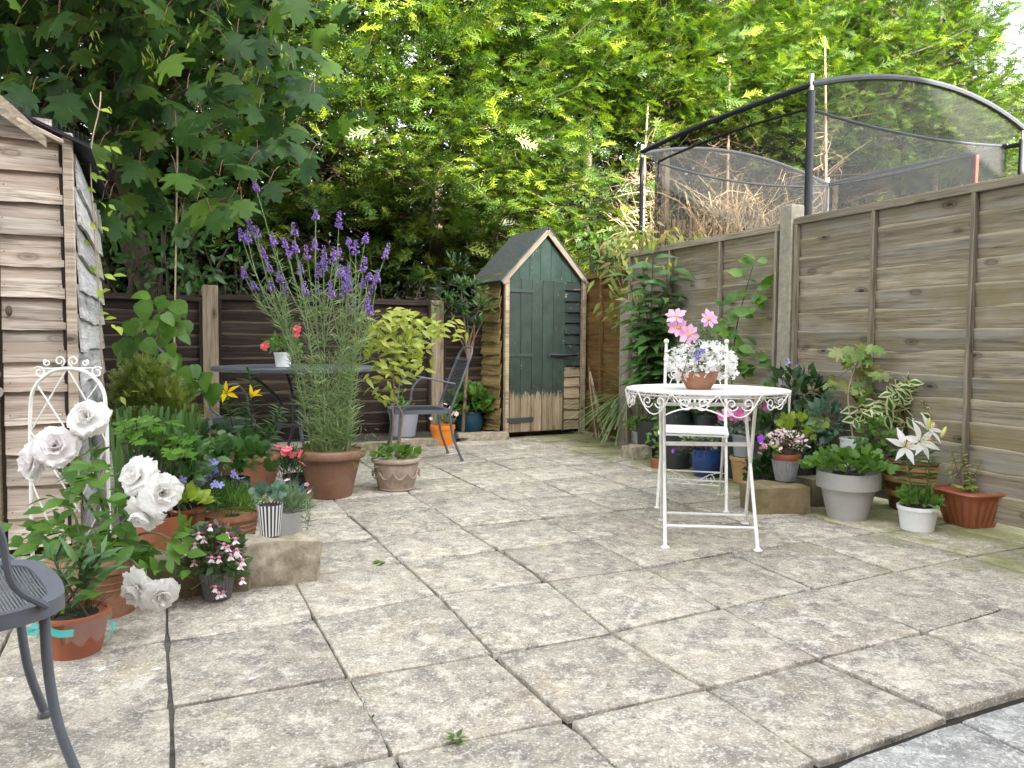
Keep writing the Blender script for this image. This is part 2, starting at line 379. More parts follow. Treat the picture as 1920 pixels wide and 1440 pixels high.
M['compost'] = plain('compost', (.03, .02, .014), .95, .7, 60, bmp=1.0)
M['stone'] = plain('sandstone', (.36, .31, .23), .9, .5, 22, (.16, .14, .08), bmp=1.0)
M['fence'] = woodmat('fence_wood_grey', (.085, .069, .050), (.27, .232, .172), (.42, .372, .295), stain=(.31, .295, .265), green=(.21, .17, .075), contrast=1.0, edge=(.146, (.42, .36, .25)))
M['fence_rust'] = woodmat('fence_wood_orange', (.10, .05, .018), (.24, .13, .045), (.36, .22, .09), green=(.16, .12, .05))
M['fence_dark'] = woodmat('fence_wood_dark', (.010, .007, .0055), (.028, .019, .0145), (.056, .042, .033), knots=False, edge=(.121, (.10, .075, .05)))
M['post'] = woodmat('post_wood', (.10, .075, .05), (.21, .165, .11), (.30, .25, .18), along='Z')
M['batten'] = woodmat('batten_wood', (.10, .082, .058), (.23, .20, .145), (.34, .30, .23), along='X')
M['concrete'] = plain('post_concrete', (.28, .25, .195), .9, .3, 25, (.2, .19, .15), bmp=.6)
M['shed_pale'] = woodmat('shed_board_pale', (.17, .125, .095), (.47, .41, .345), (.66, .60, .52), contrast=1.3, stain=(.35, .275, .215))
M['shed_silver'] = woodmat('shed_board_silver', (.22, .21, .2), (.42, .41, .40), (.58, .57, .55), contrast=1.2)
M['shed_trim'] = woodmat('shed_trim', (.16, .12, .09), (.36, .30, .23), (.52, .45, .36), along='Z')
M['shed_moss'] = woodmat('shed_board_mossy', (.09, .06, .025), (.28, .195, .08), (.42, .31, .15), contrast=1.3, green=(.20, .165, .05))
M['bare'] = woodmat('bare_wood', (.15, .11, .07), (.34, .27, .18), (.47, .39, .28), along='Z')
M['barge'] = woodmat('barge_wood', (.16, .12, .08), (.38, .32, .235), (.52, .46, .36))
M['felt'] = plain('roof_felt', (.045, .055, .055), .85, .4, 40, (.09, .10, .08), bmp=1.0)
M['black_felt'] = plain('black_felt', (.012, .012, .016), .8, .4, 40, bmp=.5)
def paintwood(name, paint, along, zlo=None, zhi=None, bare=((.16, .11, .065), (.36, .28, .18), (.47, .39, .27)), peel=.62):
    m = woodmat(name, *bare, along=along); nt = m.node_tree; bs = nt.nodes['Principled BSDF']; src = bs.inputs['Base Color'].links[0].from_socket
    v = objvec(nt, (40, 40, 5) if along == 'Z' else (5, 40, 40), 29); n1 = noise_(nt, v, 1.0, 4, .6)
    pc = ramp(nt, noise_(nt, objvec(nt, rnd=13), 7, 4, .6), [(.3, tuple(x*.75 for x in paint)), (.7, tuple(x*1.25 for x in paint))])
    mask = ramp(nt, math_(nt, 'ADD', math_(nt, 'MULTIPLY', n1, .5), math_(nt, 'MULTIPLY', noise_(nt, objvec(nt, rnd=9), 9, 5, .7), .5)), [(peel, (1, 1, 1)), (peel+.03, (0, 0, 0))])
    if zlo is not None:
        sx = nt.nodes.new('ShaderNodeSeparateXYZ'); nt.links.new(nt.nodes.new('ShaderNodeNewGeometry').outputs['Position'], sx.inputs[0])
        z = math_(nt, 'ADD', sx.outputs[2], math_(nt, 'MULTIPLY', math_(nt, 'SUBTRACT', n1, .5), .26))
        mr = nt.nodes.new('ShaderNodeMapRange'); mr.inputs['From Min'].default_value = zlo; mr.inputs['From Max'].default_value = zhi; nt.links.new(z, mr.inputs['Value'])
        mask = math_(nt, 'MULTIPLY', mask, ramp(nt, math_(nt, 'ADD', mr.outputs[0], math_(nt, 'MULTIPLY', math_(nt, 'SUBTRACT', noise_(nt, objvec(nt, (60, 60, 14), 5), 1.5, 5, .7), .5), 1.1)), [(.42, (0, 0, 0)), (.62, (1, 1, 1))]))
    nt.links.new(mixc(nt, mask, src, pc), bs.inputs['Base Color']); bs.inputs['Roughness'].default_value = .6; return m
M['green_door'] = paintwood('green_painted_door', (.044, .064, .051), 'Z', .34, .52)
M['green_gable'] = paintwood('green_painted_gable', (.048, .082, .066), 'Z')
M['green_lap'] = paintwood('green_painted_lap', (.033, .048, .043), 'X', .62, .75, peel=.58)
M['terracotta'] = plain('terracotta', (.30, .125, .065), .75, .3, 9, (.40, .25, .17), bmp=.25)
M['terra_plastic'] = plain('terracotta_plastic', (.30, .095, .045), .5, .15, 8)
M['terra_brown'] = plain('brown_plastic', (.19, .095, .055), .55, .2, 6, (.27, .165, .115))
M['terra_yellow'] = plain('yellow_terracotta', (.42, .25, .10), .8, .3, 14, (.3, .22, .12), bmp=.3)
M['glaze_brown'] = plain('brown_glaze', (.10, .035, .015), .15, .4, 10)
M['barrel'] = plain('barrel_brown', (.16, .075, .035), .4, .3, 6); M['barrel_band'] = plain('barrel_band', (.40, .22, .09), .4, .2, 6)
M['grey_pot'] = plain('grey_plastic', (.36, .35, .335), .5, .08, 5, (.42, .41, .39))
M['grey_mid'] = plain('mid_grey_plastic', (.25, .26, .275), .5, .1, 5); M['lilac_grey'] = plain('lilac_grey_plastic', (.33, .33, .37), .5, .1, 5)
M['orange'] = plain('orange_plastic', (.78, .24, .02), .4, .06, 5)
M['teal'] = plain('teal_glaze', (.018, .06, .085), .18, .3, 9); M['blue'] = plain('blue_glaze', (.012, .04, .14), .15, .4, 9)
M['black_plastic'] = plain('black_plastic', (.02, .025, .024), .45, .2, 8); M['white_plastic'] = plain('white_plastic', (.72, .73, .73), .4, .05, 5, (.55, .55, .5))
M['enamel'] = plain('white_enamel', (.62, .66, .66), .3, .1, 8, (.3, .3, .28)); M['zinc'] = plain('zinc', (.33, .36, .40), .45, .2, 20, (.42, .40, .36), metal=.5)
M['zinc_dark'] = plain('dark_zinc', (.14, .13, .135), .5, .3, 20, metal=.4)
M['stonepot'] = plain('cast_stone', (.33, .255, .20), .85, .3, 26, (.45, .38, .31), bmp=.6)
M['white_paint'] = plain('white_metal_paint', (.80, .80, .77), .45, .05, 20, (.62, .57, .48))
M['grey_metal'] = plain('grey_metal_paint', (.105, .118, .138), .42, .12, 20); M['dark_metal'] = plain('dark_metal_paint', (.06, .066, .075), .45, .15, 20)
M['galv'] = plain('galvanised_steel', (.5, .5, .5), .4, .15, 30, (.3, .28, .26), metal=.7); M['foam'] = plain('black_foam_sleeve', (.012, .015, .022), .7, .2, 20)
M['rust'] = plain('rusty_iron', (.16, .075, .045), .8, .4, 40); M['red_post'] = plain('red_paint', (.42, .10, .055), .7, .2, 20)
M['bark'] = plain('bark', (.065, .046, .033), .95, .5, 26, (.05, .05, .03), bmp=1.0); M['bark_pale'] = plain('pale_bark', (.20, .135, .09), .9, .4, 26, bmp=.7)
M['twig'] = plain('dead_twig', (.15, .10, .06), .9, .5, 14); M['straw'] = plain('dry_brushwood', (.50, .36, .20), .9, .35, 10); M['cane'] = plain('cane', (.42, .32, .20), .7, .3, 30)
M['stem'] = plain('green_stem', (.09, .14, .045), .6, .3, 20); M['stem_dark'] = plain('dark_stem', (.05, .045, .03), .7, .3, 20)
M['tape'] = plain('turquoise_tape', (.05, .42, .38), .2, .15, 8)
L = {}
L['leyland'] = leafmat('leyland_frond', (.012, .033, .008), (.058, .108, .014), .3, .5, (.245, .30, .02))
L['inner'] = leafmat('painted_shade_frond', (.010, .014, .006), (.022, .030, .010), .08, .7)  # dead inner growth, with deep hedge shade painted into its dark colour
L['sycamore'] = leafmat('sycamore_leaf', (.016, .043, .014), (.042, .10, .020), .32, .5, (.15, .25, .035), .22)
L['dark'] = leafmat('dark_leaf', (.010, .03, .011), (.035, .08, .022), .25, .4)
L['fresh'] = leafmat('fresh_leaf', (.04, .115, .018), (.14, .27, .04), .35, .42)
L['mid'] = leafmat('mid_leaf', (.022, .07, .016), (.075, .16, .035), .3, .42)
L['lily'] = leafmat('lily_leaf', (.028, .085, .022), (.10, .20, .055), .25, .3)
L['lime'] = leafmat('lime_leaf', (.20, .32, .04), (.42, .50, .07), .35, .45)
L['blue'] = leafmat('blue_green_leaf', (.06, .14, .10), (.14, .24, .17), .25, .5)
L['grey'] = leafmat('grey_green_leaf', (.10, .17, .09), (.22, .30, .17), .25, .5)
L['toad'] = leafmat('toadflax_leaf', (.14, .23, .09), (.29, .38, .17), .25, .5)
L['conifer'] = leafmat('dwarf_conifer_leaf', (.07, .12, .02), (.22, .27, .05), .2, .55)
L['golden'] = leafmat('golden_leaf', (.22, .30, .04), (.50, .52, .10), .35, .45)
L['cream'] = leafmat('cream_leaf', (.50, .52, .25), (.70, .68, .42), .25, .4)
L['acer'] = leafmat('maple_seedling_leaf', (.10, .20, .05), (.24, .32, .09), .35, .45, (.38, .30, .13))
L['red'] = leafmat('reddish_leaf', (.14, .20, .04), (.30, .33, .08), .35, .45, (.36, .20, .08))
L['brown'] = leafmat('bronze_leaf', (.06, .07, .04), (.16, .12, .09), .2, .45)
Q = {}
Q['white'] = petalmat('white_petal', (.93, .92, .89), (.95, .94, .92), .5); Q['blush'] = petalmat('blush_petal', (.94, .90, .89), (.95, .93, .93), .5)
Q['pink'] = petalmat('pink_petal', (.80, .28, .42), (.88, .45, .55)); Q['cosmos'] = petalmat('cosmos_petal', (.80, .40, .66), (.86, .55, .74))
Q['rosepink'] = petalmat('pale_pink_petal', (.82, .52, .58), (.88, .70, .72)); Q['coral'] = petalmat('coral_petal', (.80, .13, .17), (.88, .25, .28))
Q['purple'] = petalmat('purple_petal', (.36, .18, .66), (.52, .34, .84)); Q['yellow'] = petalmat('yellow_petal', (.85, .58, .01), (.92, .70, .02))
Q['lavender'] = petalmat('lavender_petal', (.32, .34, .75), (.48, .48, .84)); Q['magenta'] = petalmat('magenta_petal', (.62, .12, .34), (.75, .22, .45))
Q['blue'] = petalmat('blue_petal', (.16, .14, .6), (.3, .25, .7)); Q['gold'] = plain('flower_eye', (.75, .38, .04), .7, .3, 60)
Q['bud'] = leafmat('lily_bud', (.45, .50, .12), (.62, .62, .2), .2, .4); Q['veronica'] = petalmat('violet_petal', (.35, .08, .65), (.45, .15, .75))
def netmat():
    m, nt, bs, out = newmat('safety_net'); bs.inputs['Base Color'].default_value = (.0035, .004, .005, 1); bs.inputs['Roughness'].default_value = .7
    t = nt.nodes.new('ShaderNodeBsdfTransparent'); mx = nt.nodes.new('ShaderNodeMixShader')
    nt.links.new(ramp(nt, noise_(nt, objvec(nt, rnd=0, world=True), 3, 3), [(.3, (.54, .54, .54)), (.7, (.64, .64, .64))]), mx.inputs[0])
    nt.links.new(t.outputs[0], mx.inputs[1]); nt.links.new(bs.outputs[0], mx.inputs[2]); nt.links.new(mx.outputs[0], out.inputs[0]); return m
M['net'] = netmat()
def filmmat(name, col, a):
    m, nt, bs, out = newmat(name); bs.inputs['Base Color'].default_value = (*col, 1); bs.inputs['Roughness'].default_value = .12
    t = nt.nodes.new('ShaderNodeBsdfTransparent'); mx = nt.nodes.new('ShaderNodeMixShader'); mx.inputs[0].default_value = a
    nt.links.new(t.outputs[0], mx.inputs[1]); nt.links.new(bs.outputs[0], mx.inputs[2]); nt.links.new(mx.outputs[0], out.inputs[0]); return m
M['film'] = filmmat('cling_film', (.5, .5, .5), .18); M['tape'] = filmmat('turquoise_tape', (.03, .40, .36), .75)
def brickmat():
    m, nt, bs, out = newmat('house_brick'); b = nt.nodes.new('ShaderNodeTexBrick'); nt.links.new(objvec(nt, (1, 1, 1), 0), b.inputs['Vector'])
    b.inputs['Color1'].default_value = (.38, .2, .13, 1); b.inputs['Color2'].default_value = (.30, .15, .10, 1); b.inputs['Mortar'].default_value = (.4, .37, .33, 1); b.inputs['Scale'].default_value = 4.5
    nt.links.new(b.outputs[0], bs.inputs['Base Color']); bs.inputs['Roughness'].default_value = .9; return m

# ================================================================== the setting
mb = MB(); mb.add([(-400, -400, -.06), (400, -400, -.06), (400, 400, -.06), (-400, 400, -.06)], [(0, 1, 2, 3)])
tag(mb.build('ground', plain('rough_lawn', (.05, .062, .024), .95, .5, 1.5, (.06, .045, .03), bmp=.8), smooth=False), kind='structure')
# paving: a slab grid fitted to the photograph's joints, with measured corners where they show
SL, GX, GY = .45754, -1.0862, 2.313
MEAS = {(0,0):(312,1202),(1,0):(590,1160),(2,0):(820,1115),(3,0):(1027,1091),(4,0):(1210,1065),(5,0):(1370,1037),(6,0):(1515,1015),
(0,1):(320,1327),(1,1):(652,1270),(2,1):(922,1225),(3,1):(1148,1186),(4,1):(1355,1142),(5,1):(1530,1105),(6,1):(1678,1072),(7,1):(1820,1044),
(1,2):(737,1415),(2,2):(1062,1348),(3,2):(1326,1290),(4,2):(1533,1235),(5,2):(1733,1186),(6,2):(1885,1142),(4,3):(1782,1340),(3,3):(1535,1425),
(2,-1):(752,1054),(3,-1):(937,1031),(4,-1):(1105,1011),(2,-2):(702,1008),(3,-2):(866,989),(4,-2):(1020,973),(2,-3):(655,968),(3,-3):(812,952),
(4,-3):(951,937),(5,-5):(959,879),(4,-5):(856,894),(6,-5):(1059,871),(5,3):(1992,1276),(2,3):(1238,1518),(6,3):(2165,1224)}
def grid(c, r): return V(GX, GY, 0)+RD*SL*c-CD*SL*r
OFFS = {k: (G(*v)-grid(*k)) for k, v in MEAS.items()}
def corner(c, r):
    if (c, r) in OFFS: return grid(c, r)+OFFS[(c, r)]
    ws = 0; acc = np.zeros(3)
    for (a, b), o in OFFS.items():
        w_ = 1/((a-c)**2+(b-r)**2)**2; acc += o*w_; ws += w_
    return grid(c, r)+acc/ws
rng = np.random.default_rng(3)
mb = MB(); mb.add([V(-.787, 7.6, -.024)+RD*-9-CD*12, V(-.787, 7.6, -.024)+RD*9-CD*12, V(-.787, 7.6, -.024)+RD*9, V(-.787, 7.6, -.024)-RD*9], [(0, 1, 2, 3)])
tag(mb.build('paving_bed', plain('paving_bed', (.022, .019, .014), .95, .5, 40, (.04, .04, .025), bmp=.6), smooth=False), kind='structure')
patio = bpy.data.objects.new('patio', None); COL.objects.link(patio); ORG[patio.name] = np.zeros(3); patio['kind'] = 'structure'
bed_mb = MB(); bed_mb.box(V(0, 4, -.045), .1, .1, .01)
def slab(c, r, mat, dz=0, shift=(0, 0, 0)):
    q = [corner(c, r), corner(c+1, r), corner(c+1, r+1), corner(c, r+1)]; q = [p+np.asarray(shift) for p in q]
    cen = sum(q)/4; ring = []; g = [rng.choice([.0015, .003, .005, .009]) for _ in range(4)]
    if c == 0: g[3] = .006
    if rng.random() < .2: g[2] = .012
    ins = []
    for i in range(4):           # move each edge inwards by its own joint
        a, b = q[i], q[(i+1) % 4]; n_ = nrm(np.cross(V(0, 0, 1), b-a)); n_ = n_ if n_@(cen-a) > 0 else -n_
        ins.append((a+n_*g[i], nrm(b-a)))
    cs = []
    for i in range(4):
        (p, u), (p2, u2) = ins[i-1], ins[i]; A = np.array([[u[0], -u2[0]], [u[1], -u2[1]]]); t = np.linalg.solve(A, (p2-p)[:2])[0]; cs.append(p+u*t)
    m_ = 5
    for i in range(4):
        a, b = cs[i], cs[(i+1) % 4]; n_ = nrm(np.cross(V(0, 0, 1), b-a))
        for j in range(m_):
            p = a+(b-a)*j/m_+n_*rng.normal()*.0012
            if j == 0: p = p+nrm(cen-p)*abs(rng.normal())*.006
            ring.append(p)
    tilt = rng.normal(size=2)*.0025; z = lambda p: dz+tilt[0]*(p-cen)[0]+tilt[1]*(p-cen)[1]
    vs = []; n = len(ring)
    for p in ring: vs.append((p[0], p[1], -.05))
    for p in ring: vs.append((p[0], p[1], z(p)-.0022-abs(rng.normal())*.0008))
    for p in ring:
        k = p+nrm(cen-p)*(.0028+abs(rng.normal())*.0012); vs.append((k[0], k[1], z(p)))
    fs = [(a*n+i, a*n+(i+1) % n, (a+1)*n+(i+1) % n, (a+1)*n+i) for a in (0, 1) for i in range(n)]+[tuple(2*n+i for i in range(n))]
    # orientation: make the top face up
    e = np.cross(ring[1]-ring[0], ring[m_]-ring[0])[2]
    if e < 0: fs = [f[::-1] for f in fs]
    m2 = MB().add(np.array(vs)-V(*cen), fs); me = m2.mesh('paving_slab', sharp=.9); me.materials.append(mat)
    o = bpy.data.objects.new('paving_slab', me); COL.objects.link(o); o.parent = patio; o.location = tuple(cen)
SHED_C = at(150, 900, 3.3)*V(1, 1, 0)
for r in range(-14, 6):
    for c in range(-5, 12):
        cen = (corner(c, r)+corner(c+1, r+1))/2; x, y, d = proj(cen) if cen[1] > .3 else (0, 9999, 0)
        if d < .5 or not (-350 < x < 2300 and y < 1800) or d > 8.6: continue
        rel = cen-V(2.56, 3.8, 0)
        if rel@RD > .1: continue                       # beyond the right fence
        if (cen-V(-.787, 7.6, 0))@CD > -.05: continue   # beyond the back fence
        if r >= 3: slab(c, r, M['slab_grey'] if c >= 2 else M['slab'], -.004, -CD*.026 if c >= 2 else (0, 0, 0))
        else: slab(c, r, M['slab'], rng.normal()*.0025)

mj = MB()
for r in range(-1, 4): mj.bar(corner(0, r)+V(0, 0, -.019), corner(0, r+1)+V(0, 0, -.019), .03, .02)
mj.build('mortar_joint', plain('mortar', (.10, .092, .08), .95, .45, 30, (.03, .028, .02), bmp=.6), patio, smooth=False)
gm = np.random.default_rng(17); mp_, md_ = [], []
for k in range(900):                       # moss and seedlings along some joints
    c_ = gm.integers(1, 8); r_ = gm.integers(-6, 3)
    if (c_*7+r_*13) % 5 > 1: continue
    a_, b_ = (corner(c_, r_), corner(c_+1, r_)) if (c_+r_) % 2 else (corner(c_, r_), corner(c_, r_+1))
    t_ = .5+.28*gm.normal(); mp_.append(a_+(b_-a_)*np.clip(t_, .02, .98)+gm.normal(size=3)*V(.003, .003, 0)+V(0, 0, -.004)); md_.append(V(gm.normal(), gm.normal(), 1.2))
scatter('joint_moss', T_leaf(.7, .2, .1, 2), L['mid'], patio, np.array(mp_), np.array(md_), gm.normal(size=(len(mp_), 3)), gm.uniform(.005, .011, len(mp_)), gm)
def Rz(a): return np.array([[math.cos(a), -math.sin(a), 0], [math.sin(a), math.cos(a), 0], [0, 0, 1]])
def mat4(R, p):
    m = Matrix.Identity(4)
    for i in range(3):
        for j in range(3): m[i][j] = R[i, j]
        m[i][3] = p[i]
    return m
def lap_mesh(L_, h, rng, wav=.006, t=.011, n=12, edge='bottom'):
    """feathered overlap board: x along, z up, y outwards; one long edge sawn along the tree's waney edge"""
    v = []; ph = rng.uniform(0, 9)
    for i in range(n+1):
        x = L_*i/n; d = wav*(math.sin(ph+x*5.1)+.6*math.sin(2*ph+x*13)+.5*rng.normal()); e = wav*.4*rng.normal()
        zb, zt = (d, h+e*.3) if edge == 'bottom' else (e*.3, h+d)
        tb, tt = (t, t*.45) if edge == 'bottom' else (t*.45, t)
        wy = wav*.5*math.sin(ph*3+x*4)
        v += [(x, wy, zb), (x, wy+tb, zb), (x, wy+tt, zt), (x, wy, zt)]
    f = []
    for i in range(n):
        a = 4*i; f += [(a+j, a+4+j, a+4+(j+1) % 4, a+(j+1) % 4) for j in range(4)]
    f += [(0, 1, 2, 3), (4*n+3, 4*n+2, 4*n+1, 4*n)]
    return v, f
def lap_boards(parent, p0, d, L_, z0, z1, n, mat, rng, out, edge='bottom', wav=.006, lap=.025, lean=.09, name='board', mats=None, t=.011):
    """boards stacked from z0 to z1 along direction d, out = outward normal"""
    h = (z1-z0)/n
    for i in range(n):
        hh = h+lap; v, f = lap_mesh(L_, hh, rng, wav, t, max(4, int(L_/.14)), edge)
        mb = MB().add(v, f); me = mb.mesh(name, smooth=False); me.materials.append(mats(i) if mats else mat)
        X = np.asarray(d, float); Y = np.asarray(out, float)
        if np.cross(X, Y)[2] < 0: X = -X; st = np.asarray(p0)+np.asarray(d)*L_
        else: st = np.asarray(p0)
        a = lean*(1 if edge == 'bottom' else -1)+rng.normal()*.006
        Zv = V(0, 0, 1)*math.cos(a)-Y*math.sin(a); Yv = Y*math.cos(a)+V(0, 0, 1)*math.sin(a)
        b = st+V(0, 0, z0+i*h)+(Y*(lean*hh) if edge == 'bottom' else Y*0)+V(0, 0, rng.normal()*.003)
        place(name, me, parent, mat4(np.stack([X, Yv, Zv], 1), b))
def piece(parent, name, a, b, wd, th, mat, up=(0, 0, 1), bev=.004):
    """a straight timber from a to b with its grain along it"""
    a = np.asarray(a, float); b = np.asarray(b, float); x = nrm(b-a); y = nrm(np.cross(up, x)); z = np.cross(x, y); Ln = np.linalg.norm(b-a)
    mb = MB().box((Ln/2, 0, 0), Ln, wd, th); me = mb.mesh(name, bevel=bev); me.materials.append(mat)
    return place(name, me, parent, mat4(np.stack([x, y, z], 1), a))

# ------------------------------------------------------------------ fences
rng = np.random.default_rng(11)
FO, FD, FN = V(2.56, 3.8, 0), CD, -RD                     # right fence: origin, direction away, normal towards the patio
def fence_panel(label, p0, d, L_, h, nrm_, mat, bat, mbat, nb, rng, edge='top', group='fence panels', mats=None):
    root = thing('lap_fence', label, 'fence', p0, group)
    lap_boards(root, p0, d, L_, .03, h-.04, nb, mat, rng, nrm_, edge, .006, .022, .13, mats=mats, t=.017)
    o = np.asarray(nrm_)*.05
    for k, b in enumerate(bat):
        c = p0+np.asarray(d)*b+o
        piece(root, 'batten', c+V(0, 0, .02), c+V(0, 0, h-.045), .036, .022, mbat, up=d, bev=.002)
    piece(root, 'top_rail', p0+o*1.02+V(0, 0, h-.025), p0+np.asarray(d)*L_+o*1.02+V(0, 0, h-.025), .03, .04, mbat, bev=.003)
    piece(root, 'capping', p0+o*.2+V(0, 0, h+.0), p0+np.asarray(d)*L_+o*.2+V(0, 0, h+.002), .07, .014, mbat, bev=.003)
    return root
fence_panel('weathered grey lap fence panel nearest the camera, right of the concrete post', FO+FD*(-.42), FD, 1.86, 1.80, FN, M['fence'], (.02, .63, 1.24, 1.84), M['batten'], 14, rng)
fence_panel('brown lap fence panel behind the bistro table, below the dry brushwood', FO+FD*1.58, FD, 1.83, 1.78, FN, M['fence'], (.02, .60, 1.22, 1.81), M['batten'], 14, rng)
fence_panel('orange stained lap fence panel between green shed and tall lilies', FO+FD*3.53+RD*.16, FD, 1.83, 1.66, FN, M['fence_rust'], (.02, .6, 1.22, 1.81), M['fence_rust'], 12, rng)
fence_panel('grey lap fence panel running on past the right edge of the picture', FO+FD*(-2.36), FD, 1.83, 1.80, FN, M['fence'], (.02, .60, 1.22, 1.81), M['batten'], 14, rng)
def conc_post(label, p, h, mat, wd=.115, name='fence_post', cat='post', yaw=YAW, group='fence posts'):
    mb = MB().box(V(0, 0, h/2-.02), wd, wd, h+.04); me = mb.mesh(name, bevel=.008); me.materials.append(mat)
    o = bpy.data.objects.new(name, me); COL.objects.link(o); o.location = tuple(p); o.rotation_euler = (0, 0, yaw)
    tag(o, label, cat, group); return o
conc_post('grey concrete fence post standing behind the white bistro table', FO+FD*1.51+FN*.01, 1.90, M['concrete'])
conc_post('concrete fence post just outside the right edge of the picture', FO+FD*(-.475)+FN*.01, 1.90, M['concrete'])
conc_post('slim concrete fence post among the tall lily stems', FO+FD*3.47+FN*.01, 1.35, M['concrete'])
BO = V(-.787, 7.6, 0); BD_ = RD; BN = -CD
def bp(s): return BO+BD_*s
SEP = 2.12
fence_panel('dark brown lap fence panel behind the garden table, between two wooden posts', bp(-SEP+.06), BD_, SEP-.12, 1.36, BN, M['fence_dark'], (.02, SEP-.14), M['fence_dark'], 12, rng)
fence_panel('dark lap fence panel behind the leafy sapling by the pale shed', bp(-2*SEP+.06), BD_, SEP-.12, 1.34, BN, M['fence_dark'], (.02, SEP-.14), M['fence_dark'], 12, rng)
fence_panel('dark lap fence panel behind the blue pot, running behind green shed', bp(.06), BD_, 1.9, 1.36, BN, M['fence_dark'], (.02, .95, 1.88), M['fence_dark'], 12, rng)
conc_post('wooden fence post behind the mesh chair with high back', bp(0)+BN*.02, 1.37, M['post'], .13)
conc_post('wooden fence post left of the purple flowers', bp(-SEP)+BN*.02, 1.44, M['post'], .13)
# low kerb of old timber and stone along the back fence
rng = np.random.default_rng(5)
def stone(name, label, c, size, yaw, rng, mat=None, cat='stone', amp=.03, tilt=0, group=None, cuts=6):
    bm = bmesh.new(); bmesh.ops.create_cube(bm, size=1); bmesh.ops.subdivide_edges(bm, edges=bm.edges[:], cuts=cuts, use_grid_fill=True)
    o3 = Vector(rng.uniform(0, 50, 3)); sz = Vector(size)
    for v in bm.verts:
        p = v.co.copy(); rr = max(abs(p.x), abs(p.y), abs(p.z)); n2 = p.length/max(rr, 1e-6)
        q = Vector((p.x*sz.x, p.y*sz.y, p.z*sz.z))*(1-.03*max(0, n2-1.25))
        d = noise.noise_vector(q*7+o3)*amp+noise.noise_vector(q*24+o3)*amp*.5
        v.co = q+d
    me = bpy.data.meshes.new(name); bm.to_mesh(me); bm.free(); me.materials.append(mat or M['stone'])
    me.polygons.foreach_set('use_smooth', [True]*len(me.polygons)); me.set_sharp_from_angle(angle=.6)
    o = bpy.data.objects.new(name, me); COL.objects.link(o); o.location = tuple(c); o.rotation_euler = (0, tilt, yaw)
    if label: tag(o, label, cat, group)
    return o
p = G(770, 838); q = G(925, 824)
for i, (x, y, ln, lb) in enumerate([(705, 846, .5, 'low worn kerb stone behind the mesh chair legs'), (790, 838, .42, 'low worn kerb stone beside the orange pot'), (905, 826, .5, 'low pale kerb stone in front of the blue pot')]):
    c = G(x, y)+V(0, .06, 0); stone('kerb_stone', lb, c+V(0, 0, .03), (ln, .12, .08), YAW-.15, rng, M['stone'], 'kerb', .01, group='kerb stones along the back fence')
mb = MB()
a, b = G(650, 850)+V(0, .08, 0), G(935, 824)+V(0, .08, 0)
mb.add([a+V(0, 0, .03), b+V(0, 0, .03), b+CD*.75+V(0, 0, .05), a+CD*.75+V(0, 0, .05)], [(0, 1, 2, 3)])
tag(mb.build('soil_bed', M['soil'], smooth=False), kind='structure')

# ------------------------------------------------------------------ green shed
rng = np.random.default_rng(21)
SY = .5; sd = V(math.cos(SY), math.sin(SY), 0); sb = V(-math.sin(SY), math.cos(SY), 0); sn = -sb
S0 = V(-.09, 7.42, 0); SW, SDp, EZ, AZ = .95, .62, 1.60, 2.06
gs = thing('garden_shed', 'narrow dark green painted wooden tool shed with steep pitched roof', 'shed', S0)
def sp(x, y, z): return S0+sd*x+sb*y+V(0, 0, z)
core = MB(); core.add([sp(.03, .03, .02), sp(SW-.03, .03, .02), sp(SW-.03, SDp, .02), sp(.03, SDp, .02), sp(.03, .03, EZ), sp(SW-.03, .03, EZ), sp(SW-.03, SDp, EZ), sp(.03, SDp, EZ), sp(SW/2, .03, AZ-.04), sp(SW/2, SDp, AZ-.04)],
    [(0, 3, 2, 1), (0, 1, 5, 8, 4), (2, 3, 7, 9, 6), (1, 2, 6, 5), (3, 0, 4, 7), (4, 8, 9, 7), (8, 5, 6, 9)])
core.build('wall_lining', M['fence_dark'], gs, smooth=False)
lap_boards(gs, sp(0, .03, 0), sb, SDp-.04, .05, EZ+.02, 14, M['shed_moss'], rng, -sd, 'bottom', .012, .02, .17, name='side_board')
DW = .63
dx0 = .055
for i in range(5):
    w0 = DW/5; x0 = dx0+i*w0
    mb = MB(); mb.box((0, 0, (EZ-.02)/2-.02), w0-.004, .022, EZ-.07); me = mb.mesh('door_plank', bevel=.002); me.materials.append(M['green_door'])
    place('door_plank', me, gs, mat4(np.stack([sd, sb, V(0, 0, 1)], 1), sp(x0+w0/2, -.022+rng.normal()*.002, .05)))
lap_boards(gs, sp(dx0+DW+.02, 0, 0), sd, SW-dx0-DW-.075, .05, EZ, 14, M['green_lap'], rng, sn, 'bottom', .004, .02, .13, name='front_board')
for i in range(7):            # gable planks
    w0 = (SW-.08)/7; x0 = .04+i*w0; xm = x0+w0/2; top0 = EZ-.03+(AZ-EZ)*(1-abs(2*x0/SW-1)); top1 = EZ-.03+(AZ-EZ)*(1-abs(2*(x0+w0)/SW-1))
    zb = EZ-.02; A = [(x0+.002, zb), (x0+w0-.002, zb), (x0+w0-.002, max(top1, zb+.01)), (x0+.002, max(top0, zb+.01))]
    if i == 3: A = [(x0+.002, zb), (x0+w0-.002, zb), (x0+w0-.002, top1), (SW/2, AZ-.03), (x0+.002, top0)]
    n = len(A); vs = [(x-xm, -.016, z-zb) for x, z in A]+[(x-xm, .006, z-zb) for x, z in A]
    fs = [tuple(range(n)), tuple(range(2*n-1, n-1, -1))]+[(j, n+j, n+(j+1) % n, (j+1) % n) for j in range(n)]
    me = MB().add(vs, fs).mesh('gable_plank', smooth=False); me.materials.append(M['green_gable'])
    place('gable_plank', me, gs, mat4(np.stack([sd, sb, V(0, 0, 1)], 1), sp(xm, 0, zb)))
